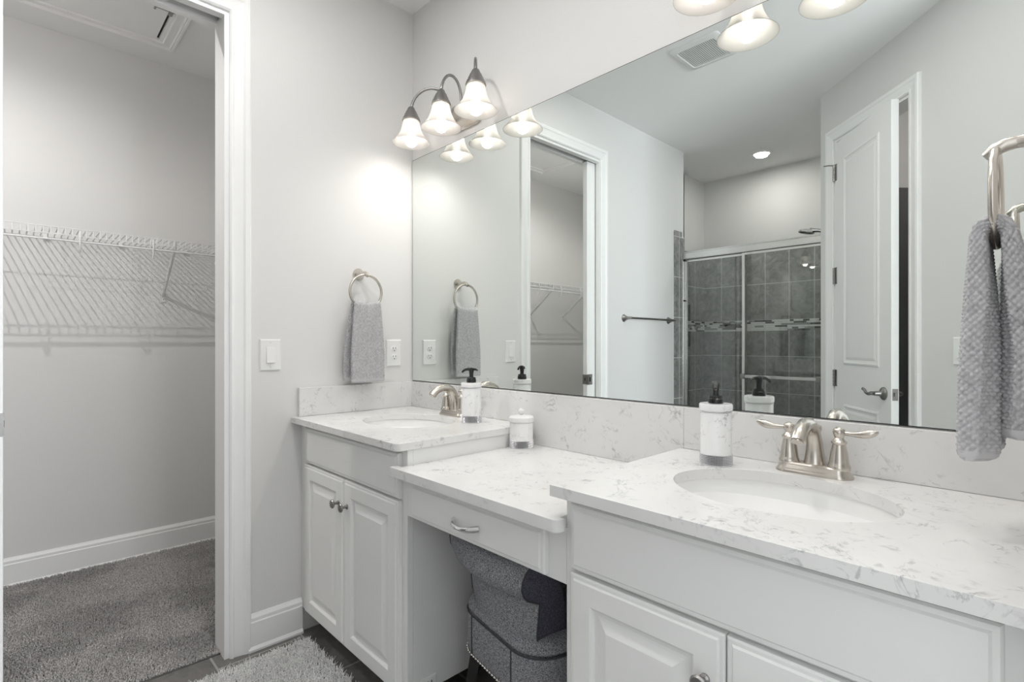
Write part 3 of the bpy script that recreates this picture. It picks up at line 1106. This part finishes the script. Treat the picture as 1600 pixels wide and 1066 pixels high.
def vanity_light(cx, label):
    t = thing('vanity_light', (cx, 0, 2.12), label, 'wall light', 'three-bulb vanity lights above the mirror')
    b = MB()
    pl = []
    for hx, hz, d in ((0.125, 0.060, 0.0005), (0.125, 0.060, 0.008), (0.117, 0.053, 0.014), (0.105, 0.043, 0.017), (0.085, 0.028, 0.024)):
        n = 40
        pl.append([(cx + (hx - hz) * (1 if math.cos(2 * PI * k / n) > 0 else -1) + hz * math.cos(2 * PI * k / n), -d, 2.13 + hz * math.sin(2 * PI * k / n)) for k in range(n)])
    b.loops(pl)
    b.build('backplate', 'nickel', t)
    for k in (-1, 0, 1):
        x = cx + 0.218 * k
        y = -0.130
        xs = cx + 0.085 * k
        pts = [(xs, -0.014, 2.13), (xs + 0.003 * k, -0.024, 2.15)]
        for i in range(15):
            a = PI * i / 14
            f = 0.5 - 0.5 * math.cos(a)
            pts.append((xs + (x - xs) * (0.04 + 0.96 * f), -0.028 - 0.102 * f, 2.190 + 0.085 * math.sin(a) - 0.010 * f))
        pts.append((x, y, 2.172))
        ar = MB().tube(pts, 0.0060, 12).build('arm', 'dark_nickel', t)
        MB().lathe([(0.007, 2.196), (0.013, 2.192), (0.017, 2.184), (0.018, 2.180), (0.0235, 2.173), (0.0245, 2.168), (0.029, 2.161), (0.0305, 2.155), (0.0365, 2.145), (0.0390, 2.135), (0.036, 2.133), (0.0, 2.133)], 28, M=tr(x, y, 0)).build('socket_cup', 'dark_nickel', ar)
        prof = [(0.030, 2.140), (0.0355, 2.130), (0.0385, 2.115), (0.043, 2.095), (0.052, 2.075), (0.064, 2.057), (0.075, 2.045), (0.081, 2.040)]
        inn = [(r - 0.0025, zz - 0.0005) for r, zz in reversed(prof)]
        MB().lathe(prof + [(0.0815, 2.0385), (0.0800, 2.0385)] + inn, 40, M=tr(x, y, 0), cap=False).build('shade', 'frosted_glass', t, smooth=70)
        bp = [(0.0, 2.022)]
        for i in range(1, 12):
            a = PI * i / 14
            bp.append((0.0265 * math.sin(a), 2.0485 - 0.0265 * math.cos(a)))
        bp += [(0.014, 2.090), (0.013, 2.110), (0.013, 2.135)]
        MB().lathe(bp, 24, M=tr(x, y, 0)).build('bulb', 'bulb_glow', t, smooth=70)
        lamp('vanity_bulb_light', 'SPOT', (x, y, 2.047), SPOT, (1.0, 0.955, 0.91), spot_size=R(172), spot_blend=1.0, shadow_soft_size=0.018)
    return t


vanity_light(0.405, 'three-lamp nickel wall light with frosted bell shades near the left corner')
vanity_light(1.740, 'three-lamp nickel wall light with frosted bell shades, cut off by the top edge')


def downlight(x, y, label, r=0.062):
    t = thing('recessed_or_fill_light', (x, y, ZC), label, 'ceiling light')
    MB().lathe([(r + 0.022, ZC - 0.0005), (r + 0.020, ZC - 0.005), (r, ZC - 0.008), (r - 0.002, ZC - 0.004), (r + 0.002, ZC - 0.0008)], 32, M=tr(x, y, 0), cap=False).build('trim_ring', 'white_plastic', t)
    MB().lathe([(0, ZC - 0.0015), (r - 0.002, ZC - 0.0015), (r - 0.002, ZC - 0.0005), (0, ZC - 0.0005)], 32, M=tr(x, y, 0)).build('lens', 'downlight_glow', t)


downlight(0.435, -3.107, 'glowing round recessed ceiling light above the shower')
downlight(-0.36, -1.85, 'round recessed ceiling light inside the closet', 0.05)

downlight(0.62, -0.85, 'added unseen round ceiling fill light nearer the closet doorway, in front of the vanity')  # this fitting and the next are added for ambient fill, out of view
downlight(1.42, -0.85, 'added unseen round ceiling fill light in front of the right foreground countertop')

# exhaust fan grille
cx, cy = 0.815, -1.31
t = thing('ceiling_vent', (cx, cy, ZC), 'square white exhaust fan grille on the ceiling, seen in the mirror', 'vent')
h = 0.135
lo = []
for ins, d in ((0, 0.0005), (0, 0.006), (0.006, 0.012), (0.030, 0.016), (0.034, 0.012)):
    rr = rrect(cx - h + ins, cx + h - ins, cy - h + ins, cy + h - ins, (0.02, 0.02, 0.02, 0.02))
    lo.append([(x, y, ZC - d) for x, y in rr])
MB().loops(lo, caplast=False).build('frame', 'ceiling_fan_grille', t)
MB().box(cx - 0.102, cx + 0.102, cy - 0.102, cy + 0.102, ZC - 0.003, ZC - 0.001).build('duct_opening', 'dark_gap', t, smooth=0)
g = MB()
for i in range(21):
    x = cx - 0.100 + i * 0.010
    g.box(x - 0.0030, x + 0.0030, cy - 0.102, cy + 0.102, ZC - 0.0135, ZC - 0.011)
g.build('grille', 'ceiling_fan_grille', t, smooth=0)

# ================================================================== WALL PLATES


def plate(b, M, w=0.078, h=0.122):
    lo = []
    for ins, d in ((0, 0.0004), (0, 0.003), (0.004, 0.006)):
        lo.append([(-w / 2 + ins, -d, -h / 2 + ins), (w / 2 - ins, -d, -h / 2 + ins), (w / 2 - ins, -d, h / 2 - ins), (-w / 2 + ins, -d, h / 2 - ins)])
    return b.loops(lo, M=M)


def switch(M, loc, label):
    t = thing('light_switch', loc, label, 'light switch', 'white rocker switches')
    plate(MB(), M).build('wall_plate', 'white_plastic', t, smooth=0)
    MB().box(-0.0175, 0.0175, -0.0062, -0.004, -0.034, 0.034, M=M).build('rocker_surround', 'warm_white', t, smooth=0)
    MB().add([(-0.0155, -0.0065, -0.031), (0.0155, -0.0065, -0.031), (0.0155, -0.0065, 0.031), (-0.0155, -0.0065, 0.031),
              (-0.0155, -0.0125, -0.030), (0.0155, -0.0125, -0.030), (0.0155, -0.0072, 0.030), (-0.0155, -0.0072, 0.030)],
             [(0, 3, 2, 1), (4, 5, 6, 7), (0, 1, 5, 4), (1, 2, 6, 5), (2, 3, 7, 6), (3, 0, 4, 7)], M=M).build('rocker', 'white_plastic', t, smooth=0)
    for zz in (-0.048, 0.048):
        MB().lathe([(0.0030, 0), (0.0022, 0.0012), (0, 0.0014)], 10, M=M @ tr(0, -0.0060, zz, rx=R(90))).build('screw', 'aluminium', t)


MW = Matrix.Rotation(R(90), 4, 'Z')        # plate facing +x on the left wall: local -y -> +x
switch(tr(0, -0.654, 1.124) @ MW, (0, -0.654, 1.124), 'white rocker light switch on the left wall beside the closet doorway')
MDs = DM @ tr(1.045, 0, 1.135) @ Matrix.Rotation(PI, 4, 'Z')
p = DM @ Vector((1.045, 0, 1.135))
switch(MDs, tuple(p), 'white rocker light switch right of the panel door, seen in the mirror')


def outlet(M, loc, label, w=0.078, h=0.122):
    t = thing('power_outlet', loc, label, 'outlet')
    plate(MB(), M, w, h).build('wall_plate', 'white_plastic', t, smooth=0)
    for zz in (-0.019, 0.019):
        f = MB().lathe([(0.0165, 0), (0.0165, 0.0012), (0.0155, 0.0018), (0, 0.0018)], 28, M=M @ tr(0, -0.0058, zz, rx=R(90)), sx=1.0, sy=0.86).build('receptacle', 'white_plastic', t)
        s = MB()
        for xx in (-0.0065, 0.0065):
            s.box(xx - 0.0013, xx + 0.0013, -0.0080, -0.0074, zz - 0.001, zz + 0.0075, M=M)
        s.lathe([(0.0026, 0), (0.0026, 0.0006)], 12, M=M @ tr(0, -0.0074, zz - 0.0075, rx=R(90)))
        s.build('slots', 'dark_gap', f, smooth=0)


outlet(tr(0, -0.105, 1.125) @ MW, (0, -0.105, 1.125), 'white duplex outlet on the left wall between the towel and the mirror')
outlet(tr(0.785, -0.455, 0.105) @ MW, (0.785, -0.455, 0.105), 'small white outlet low in the knee space under the desk', 0.055, 0.08)

# ================================================================== TOWEL RINGS AND TOWELS


def towel_ring(side, wx, cy, zt, label):
    """side=+1: mounted on the left wall, projecting to +x; -1: on the right wall, projecting to -x"""
    t = thing('towel_ring', (wx, cy, zt), label, 'towel ring', 'brushed nickel towel rings')
    M = tr(wx, cy, zt) @ (Matrix.Identity(4) if side > 0 else Matrix.Rotation(PI, 4, 'Z'))
    b = MB().lathe([(0.026, 0.0005), (0.026, 0.004), (0.022, 0.010), (0.015, 0.020), (0.0105, 0.032), (0.009, 0.045), (0.0095, 0.055)], 28, M=M @ tr(0, 0, 0, ry=R(90)), sx=1, sy=1)
    # neck that dips to hold the ring
    b.tube([(0.045, 0, 0.0), (0.058, 0, -0.001), (0.070, 0, -0.006), (0.082, 0, -0.014)], [0.0095, 0.0105, 0.0105, 0.0065], 16, M=M)
    b.build('post', 'nickel', t)
    rx = 0.068
    pts = []
    for k in range(56):
        a = 2 * PI * k / 56
        pts.append((rx, 0.074 * math.sin(a), -0.008 - 0.074 + 0.074 * math.cos(a)))
    MB().tube(pts, 0.0056, 12, closed=True, M=M).build('ring', 'nickel', t)
    return t


towel_ring(1, 0.0, -0.281, 1.472, 'brushed nickel towel ring on the left wall beside the mirror')
towel_ring(-1, 2.1315, -0.275, 1.478, 'brushed nickel towel ring entering at the right edge, in the foreground')


def weave(P, cell, amp, us, vs):
    """P: (nv,nu,3) surface; displaced along its normal with a popcorn weave"""
    du = np.gradient(P, axis=1)
    dv_ = np.gradient(P, axis=0)
    N = np.cross(du, dv_)
    N /= (np.linalg.norm(N, axis=2, keepdims=True) + 1e-12)
    row = np.floor(vs / cell)
    U = us / cell + 0.5 * (row % 2)
    h = np.abs(np.sin(PI * U)) ** 0.7 * np.abs(np.sin(PI * vs / cell)) ** 0.7
    return P + N * (amp * h)[..., None]


def sheet(name, P, mat, parent, thick):
    nv, nu = P.shape[:2]
    me = bpy.data.meshes.new(name)
    idx = np.arange(nv * nu).reshape(nv, nu)
    q = np.stack([idx[:-1, :-1], idx[:-1, 1:], idx[1:, 1:], idx[1:, :-1]], -1).reshape(-1, 4)
    me.from_pydata(P.reshape(-1, 3).tolist(), [], q.tolist())
    me.materials.append(MATS[mat])
    me.polygons.foreach_set('use_smooth', [True] * len(me.polygons))
    o = bpy.data.objects.new(name, me)
    COL.objects.link(o)
    s = o.modifiers.new('thickness', 'SOLIDIFY')
    s.thickness = thick
    s.offset = 0
    if parent is not None:
        o.parent = parent
        o.matrix_parent_inverse = parent_world(parent).inverted()
    return o


def hang_towel(bx, cy, zring, sgn, flen, blen, hw, ht, off, yb, wav, label, amp=0.0040, cell=0.0080):
    """folded towel draped over the bottom of a ring. hw, ht, off, yb: functions of (down, front) -> half width,
    half thickness, distance of the layer's middle from the ring plane, sideways drift"""
    t = thing('hand_towel', (bx, cy, zring - flen), label, 'towel', 'grey hand towels on rings')
    r0 = 0.0062 + float(ht(0.0, 1))
    step = 0.0017
    top = PI * r0
    L = flen + blen + top
    nv = int(L / step)
    per = 2 * (2 * float(hw(0.6, 1)) + 2 * float(ht(0.6, 1)))
    nu = int(per / step)
    P = np.zeros((nv, nu, 3))
    k = np.arange(nu) / nu * 2 * PI
    c, sn = np.cos(k), np.sin(k)
    ex = 0.34
    cu = np.sign(c) * np.abs(c) ** ex        # along the width
    cv = np.sign(sn) * np.abs(sn) ** ex      # through the thickness
    # even spacing along the outline
    w0, t0 = float(hw(0.6, 1)), float(ht(0.6, 1))
    kk = np.linspace(0, 2 * PI, 4001)
    gx = w0 * np.sign(np.cos(kk)) * np.abs(np.cos(kk)) ** ex
    gy = t0 * np.sign(np.sin(kk)) * np.abs(np.sin(kk)) ** ex
    d = np.concatenate([[0], np.cumsum(np.hypot(np.diff(gx), np.diff(gy)))])
    k = np.interp(np.arange(nu) / nu * d[-1], d, kk)
    c, sn = np.cos(k), np.sin(k)
    cu = np.sign(c) * np.abs(c) ** ex
    cv = np.sign(sn) * np.abs(sn) ** ex
    S = np.linspace(0, L, nv)
    for i, q in enumerate(S):
        if q < flen:
            dn, fr, th = (flen - q), 1, 0.0
        elif q < flen + top:
            dn, fr, th = 0.0, 1, (q - flen) / r0
        else:
            dn, fr, th = q - flen - top, -1, PI
        dd = dn / flen
        H, T, Y = float(hw(dd, fr)), float(ht(dd, fr)), float(yb(dd, fr))
        O = float(off(dd, fr)) if dn > 0 else 0.0
        # layer middle and its outward direction
        ox = r0 * math.cos(th) + (O if fr > 0 else -O)
        oz = r0 * math.sin(th)
        nx, nz = math.cos(th), math.sin(th)
        yy = cu * H
        arcz = (0.068 - np.sqrt(np.maximum(0.068 ** 2 - np.clip(yy, -0.06, 0.06) ** 2, 0))) * 0.22 * max(0.0, 1 - dn / 0.09)
        wv = wav(dd, cu, fr)
        endf = min(1.0, min(q, L - q) / 0.012) ** 0.5
        P[i, :, 0] = bx + sgn * (ox + nx * cv * T * (0.35 + 0.65 * endf) + (wv if fr > 0 else -wv) * min(1, dn / 0.03))
        P[i, :, 1] = cy + Y + yy * (0.97 + 0.03 * endf)
        P[i, :, 2] = zring + oz + nz * cv * T - dn * (1 if th == 0 or th == PI else 0) + arcz
    # popcorn weave pushed out along the surface normal
    us = np.arange(nu) * step
    Q = np.concatenate([P[:, -1:], P, P[:, :1]], 1)
    du = (Q[:, 2:] - Q[:, :-2])
    dv_ = np.gradient(P, axis=0)
    N = np.cross(du, dv_)
    N /= (np.linalg.norm(N, axis=2, keepdims=True) + 1e-12)
    Cc = P.mean(axis=1, keepdims=True)
    sg = np.sign(np.sum(N * (P - Cc), axis=2).sum())
    ncell = max(4, round(per / cell / 1.45))
    U = (np.arange(nu) / nu * ncell)[None, :]
    Vv = (S / (cell * 1.45))[:, None]
    h = (np.abs(np.sin(PI * (U + Vv) / 1.0)) * np.abs(np.sin(PI * (U - Vv) / 1.0))) ** 0.55
    body = ((S > 0.014) & (S < L - 0.014))[:, None]
    h = np.where(body, h, 0.75 + 0.12 * np.sin(S * 2200)[:, None])
    P = P + N * sg * (amp * (h - 0.5))[..., None]
    idx = np.arange(nv * nu).reshape(nv, nu)
    nxt = np.roll(idx, -1, axis=1)
    qd = np.stack([idx[:-1], nxt[:-1], nxt[1:], idx[1:]], -1).reshape(-1, 4)
    faces = qd.tolist() + [list(reversed(idx[0].tolist())), idx[-1].tolist()]
    me = bpy.data.meshes.new('cloth')
    me.from_pydata(P.reshape(-1, 3).tolist(), [], faces)
    me.materials.append(MATS['towel_grey'])
    me.polygons.foreach_set('use_smooth', [True] * len(me.polygons))
    o = bpy.data.objects.new('cloth', me)
    COL.objects.link(o)
    o.parent = t
    o.matrix_parent_inverse = parent_world(t).inverted()
    # plain hems at both ends
    for r, nm in ((0, 'hem'), (nv - 1, 'hem')):
        sgn_ = 1 if r == 0 else -1
        lo = []
        for j, gr in ((0, 0.0006), (4, 0.0010), (8, 0.0008)):
            row = r + sgn_ * j
            cc = P[row].mean(axis=0)
            lo.append([tuple(p + n_ * gr) for p, n_ in zip(P[row][::4], (N[row] * sg)[::4])])
        MB().loops(lo, capfirst=False, caplast=False).build(nm, 'towel_band', t, smooth=60)
    return t


hang_towel(0.068, -0.281, 1.327, 1, 0.322, 0.315,
           lambda d, f: 0.060 + 0.016 * min(1, d * 1.6) ** 0.8,
           lambda d, f: 0.0075 + 0.0015 * min(1, d * 3),
           lambda d, f: (0.006 * d ** 0.5) if f > 0 else 0.020 * min(1, d * 1.5) ** 0.7,
           lambda d, f: 0.0 if f > 0 else -0.012 * d,
           lambda d, u, f: 0.0035 * np.sin(u * 4.2 + 1.2 + d * 2) * np.exp(-d * 1.5) * min(1, d * 5) + 0.0012 * np.sin(u * 7 + d * 5),
           'grey waffle hand towel hanging from the ring on the left wall')
hang_towel(2.0635, -0.275, 1.330, -1, 0.335, 0.300,
           lambda d, f: (0.062 + 0.010 * min(1, d * 1.6)),
           lambda d, f: 0.0095 + (0.0045 * min(1, d * 4) + 0.003 * d if f > 0 else 0.005 * min(1, d * 4)),
           lambda d, f: 0.002 + (0.0 * d if f > 0 else 0.006 * min(1, d * 2) + 0.006 * math.sin(d * 4)),
           lambda d, f: -0.010 * d if f > 0 else 0.012 * d,
           lambda d, u, f: 0.006 * np.sin(u * 5.0 + 0.6) * min(1, d * 2) + 0.003 * np.sin(u * 9 + d * 4) * min(1, d * 3),
           'chunky grey waffle hand towel hanging at the right edge in the foreground', amp=0.0042, cell=0.0076)

# towel bar on the left wall by the shower
t = thing('towel_bar', (0.0, -2.05, 1.35), 'brushed nickel towel bar on the wall beside the shower, seen in the mirror', 'towel bar')
for y in (-1.765, -2.375):
    b = MB().lathe([(0.027, 0.0005), (0.027, 0.003), (0.020, 0.012), (0.012, 0.030), (0.0095, 0.050), (0.010, 0.066), (0.006, 0.072), (0, 0.073)], 24, M=tr(0, y, 1.348, ry=R(90)))
    b.build('post', 'dark_nickel', t)
MB().tube([(0.060, -1.765, 1.348), (0.060, -2.375, 1.348)], 0.0075, 14).build('bar', 'dark_nickel', t)

# ================================================================== CLOSET
t = thing('wire_shelf', (-1.2, -1.56, 1.70), 'white ventilated wire shelf along the closet far wall', 'shelf')
SX0, SX1, SZ = -1.352, -1.050, 1.703
SY0, SY1 = -3.015, -0.125
b = MB()


def wire(p, q, r, n=5):
    b.tube([p, q], r, n, cap=False)


for x in (SX0, -1.20):
    wire((x, SY0, SZ - 0.004), (x, SY1, SZ - 0.004), 0.0016)
wire((SX1, SY0, SZ), (SX1, SY1, SZ), 0.0026)
wire((SX1, SY0, SZ - 0.032), (SX1, SY1, SZ - 0.032), 0.0026)
y = SY0 + 0.01
while y < SY1:
    b.tube([(SX0, y, SZ), (SX1 + 0.001, y, SZ + 0.001), (SX1 + 0.001, y, SZ - 0.034)], 0.0027, 5, cap=False)
    y += 0.0254
b.build('wire_deck', 'white_wire', t)
MB().tube([(SX1 + 0.004, SY0, 1.645), (SX1 + 0.004, SY1, 1.645)], 0.0048, 8).build('hang_rail', 'white_wire', t)
for y in (-2.68, -2.20, -0.765):
    b = MB()
    b.tube([(SX1 - 0.004, y, SZ - 0.004), (SX1 - 0.008, y, SZ - 0.040), (-1.346, y, 1.440)], 0.0085, 8, flat=0.9)
    b.box(-1.3545, -1.349, y - 0.010, y + 0.010, 1.402, 1.445)
    br = b.build('support_bracket', 'white_wire', t)
    MB().lathe([(0.0035, 0), (0.003, 0.002), (0, 0.0025)], 10, M=tr(-1.349, y, 1.416, ry=R(90))).build('screw', 'dark_nickel', br)
for k in range(9):
    y = -0.575 - 0.287 * k
    pts = [(SX1 + 0.002, y, SZ - 0.010), (SX1 + 0.010, y, SZ - 0.040), (SX1 + 0.008, y, 1.620), (SX1 - 0.004, y, 1.600), (SX1 - 0.018, y, 1.604), (SX1 - 0.022, y, 1.618)]
    MB().tube(pts, 0.0042, 8).build('hook', 'white_wire', t)
for k in range(8):
    y = -0.66 - 0.30 * k
    MB().box(SX0 - 0.001, SX0 + 0.012, y - 0.010, y + 0.010, SZ - 0.018, SZ + 0.004).build('wall_clip', 'white_plastic', t, bevel=0.003)

# attic hatch in the closet ceiling
HXa, HXb, HYa, HYb = -1.14, -0.42, -0.757, -2.15
t = thing('attic_hatch', (-0.78, -1.45, ZC), 'white framed attic hatch in the closet ceiling', 'attic hatch')
lo = []
for ins, d in ((0, 0.0005), (0, 0.016), (0.004, 0.020), (0.012, 0.020), (0.014, 0.016), (0.020, 0.018), (0.024, 0.010), (0.048, 0.009), (0.050, 0.014), (0.056, 0.014), (0.058, 0.005), (0.076, 0.005), (0.077, 0.0005)):
    lo.append([(HXa + ins, HYb + ins, ZC - d), (HXb - ins, HYb + ins, ZC - d), (HXb - ins, HYa - ins, ZC - d), (HXa + ins, HYa - ins, ZC - d)])
MB().loops(lo, capfirst=False, caplast=False).build('frame', 'trim_paint', t, smooth=0)
MB().box(HXa + 0.0795, HXb - 0.0795, HYb + 0.0795, HYa - 0.0795, ZC - 0.0015, ZC - 0.0003).build('shadow_gap', 'dark_gap', t, smooth=0)
pn = MB().box(HXa + 0.082, HXb - 0.082, HYb + 0.082, HYa - 0.090, ZC - 0.008, ZC - 0.0018).build('panel', 'trim_paint', t, smooth=0)
b = MB()
b.box(-0.752, -0.742, HYa - 0.150, HYa - 0.070, ZC - 0.016, ZC - 0.008)
b.box(-0.775, -0.735, HYa - 0.092, HYa - 0.076, ZC - 0.022, ZC - 0.0155)
b.box(-0.765, -0.735, HYa - 0.150, HYa - 0.142, ZC - 0.020, ZC - 0.0155)
b.build('latch', 'dark_nickel', pn, smooth=0)


# carpet and rug pile


def tufts(name, mat, x0, x1, y0, y1, z, step, h, r, lean, inside=None):
    nx, ny = int((x1 - x0) / step), int((y1 - y0) / step)
    gx, gy = np.meshgrid(np.arange(nx), np.arange(ny))
    px = x0 + (gx.ravel() + RNG.random(nx * ny)) * step
    py = y0 + (gy.ravel() + RNG.random(nx * ny)) * step
    if inside is not None:
        k = inside(px, py)
        px, py = px[k], py[k]
    n = len(px)
    a = RNG.random(n) * 2 * PI
    hh = h * (0.7 + 0.6 * RNG.random(n))
    lx = RNG.normal(0, lean, n) + 0.25 * lean * np.sin(px * 9 + py * 5)
    ly = RNG.normal(0, lean, n) + 0.25 * lean * np.cos(py * 7)
    rr = r * (0.75 + 0.5 * RNG.random(n))
    V = np.zeros((n, 6, 3))
    for k in range(3):
        ca, sa = np.cos(a + k * 2 * PI / 3), np.sin(a + k * 2 * PI / 3)
        V[:, k] = np.stack([px + rr * ca, py + rr * sa, np.full(n, z)], -1)
        V[:, 3 + k] = np.stack([px + lx * hh + rr * 0.55 * ca, py + ly * hh + rr * 0.55 * sa, z + hh], -1)
    F = np.array([(0, 1, 4, 3), (1, 2, 5, 4), (2, 0, 3, 5)])
    Q = (F[None] + (np.arange(n) * 6)[:, None, None]).reshape(-1, 4)
    T = (np.array([[3, 4, 5]])[None] + (np.arange(n) * 6)[:, None, None]).reshape(-1, 3)
    me = bpy.data.meshes.new(name)
    me.vertices.add(n * 6)
    me.vertices.foreach_set('co', V.ravel())
    loops = np.concatenate([Q.ravel(), T.ravel()])
    me.loops.add(len(loops))
    me.loops.foreach_set('vertex_index', loops)
    me.polygons.add(len(Q) + len(T))
    st = np.concatenate([np.arange(len(Q)) * 4, len(Q) * 4 + np.arange(len(T)) * 3])
    me.polygons.foreach_set('loop_start', st)
    me.update(calc_edges=True)
    me.validate()
    me.materials.append(MATS[mat])
    o = bpy.data.objects.new(name, me)
    COL.objects.link(o)
    return o


cp = tufts('carpet', 'carpet_pile', -1.338, -0.052, -2.2, -0.35, 0.003, 0.0052, 0.011, 0.0026, 0.5)
tag(cp, 'grey cut-pile carpet covering the closet floor', 'carpet', kind='stuff')


def rug_inside(px, py):
    d = 0.006 * np.sin(px * 90) + 0.005 * np.sin(py * 70 + 1)
    return (px > 0.088 + d) & (px < 1.42 + d) & (py < -0.542 + d) & (py > -1.28 + d)


t = thing('bath_rug', (0.75, -0.92, 0.0), 'light grey shaggy bath rug on the tile in front of the left sink cabinet', 'rug')
MB().box(0.092, 1.415, -1.275, -0.548, 0.0006, 0.006).build('rug_backing', 'carpet_back', t, smooth=0)
rp = tufts('pile', 'rug_pile', 0.080, 1.43, -1.29, -0.535, 0.004, 0.0043, 0.015, 0.0019, 0.50, rug_inside)
rp['kind'] = 'stuff'
rp.parent = t
rp.matrix_parent_inverse = parent_world(t).inverted()

# ================================================================== CHAIR
CX, CY = 1.09, -0.24
t = thing('upholstered_chair', (CX, CY, 0), 'charcoal tweed upholstered chair with rolled back tucked under the desk', 'chair')


def back_section(u):
    """closed (y,z) outline of the back at width fraction u in -1..1; bottom first"""
    crv = 0.040 * u * u
    pts = []
    for y, z in ((-0.434, 0.383), (-0.444, 0.43), (-0.446, 0.50), (-0.447, 0.520)):
        pts.append((y + crv, z))
    for i in range(13):
        a = R(232) - R(242) * i / 12
        pts.append((-0.452 + 0.056 * math.cos(a) + crv, 0.583 + 0.056 * math.sin(a)))
    for y, z in ((-0.380, 0.545), (-0.366, 0.50), (-0.352, 0.44), (-0.346, 0.383)):
        pts.append((y + crv, z))
    return pts


lo = []
NU = 40
for i in range(NU + 1):
    u = -1 + 2 * i / NU
    sec = back_section(u)
    # button-tufting pulls along the crease under the roll
    row = []
    for y, z in sec:
        hw = 0.158 + 0.040 * (z - 0.40) / 0.24
        dim = 0.0
        if y < -0.40:
            for ub in (-0.55, 0.0, 0.55):
                dim += 0.010 * math.exp(-((u - ub) / 0.13) ** 2 - ((z - 0.515) / 0.022) ** 2)
        row.append((CX + u * hw, y + dim, z))
    lo.append(row)
MB().loops(lo, capfirst=False, caplast=False).build('backrest', 'fabric_dark', t, smooth=60)
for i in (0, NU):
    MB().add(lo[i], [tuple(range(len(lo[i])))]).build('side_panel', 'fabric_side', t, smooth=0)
    MB().tube(lo[i], 0.0024, 8, closed=True).build('piping', 'fabric_piping', t)


def seat_outline(k, z, n=0):
    pts = []
    for x, y in rrect(-0.192, 0.205, -0.446, -0.060, (0.095, 0.095, 0.05, 0.05)):
        pts.append((CX + x * k, -0.26 + (y + 0.26) * k, z))
    return pts


lo = [seat_outline(k, z) for k, z in ((0.965, 0.262), (0.985, 0.270), (1.0, 0.300), (1.0, 0.372), (0.995, 0.384))]
MB().loops(lo).build('seat_base', 'fabric_dark', t, smooth=50)
lo = [seat_outline(k, z) for k, z in ((0.95, 0.382), (0.985, 0.391), (0.99, 0.400), (0.96, 0.412), (0.85, 0.422), (0.4, 0.426))]
MB().loops(lo).build('seat_cushion', 'fabric_dark', t, smooth=60)
MB().tube([(x, y, z) for x, y, z in seat_outline(1.000, 0.385)], 0.0022, 8, closed=True).build('piping', 'fabric_piping', t)
for x in (-0.095, 0.108):
    MB().tube([(CX + x, -0.4465, 0.268), (CX + x, -0.4465, 0.382)], 0.0022, 6).build('seam', 'fabric_piping', t)
rim = [Vector(p) for p in seat_outline(0.998, 0.272)]
b = MB()
acc, nxt = 0.0, 0.0
for i in range(len(rim)):
    p, q = rim[i], rim[(i + 1) % len(rim)]
    L = (q - p).length
    while nxt < acc + L:
        c = p.lerp(q, (nxt - acc) / L)
        b.lathe([(0, -0.0045), (0.0038, -0.0025), (0.0052, 0.0), (0.0038, 0.0025), (0, 0.0045)], 8, M=Matrix.Translation(c))
        nxt += 0.0125
    acc += L
b.build('nailhead_trim', 'nailhead', t)
for sx, sy in ((-1, -1), (1, -1), (-1, 1), (1, 1)):
    y0 = -0.395 if sy < 0 else -0.115
    b = MB().tube([(CX + sx * 0.145, y0, 0.2630), (CX + sx * 0.160, y0 + sy * 0.02, 0.13), (CX + sx * 0.175, y0 + sy * 0.030, 0.0)], [0.024, 0.019, 0.013], 4)
    b.build('leg', 'black_wood', t, smooth=0)
t.rotation_euler = (0, 0, R(-10))
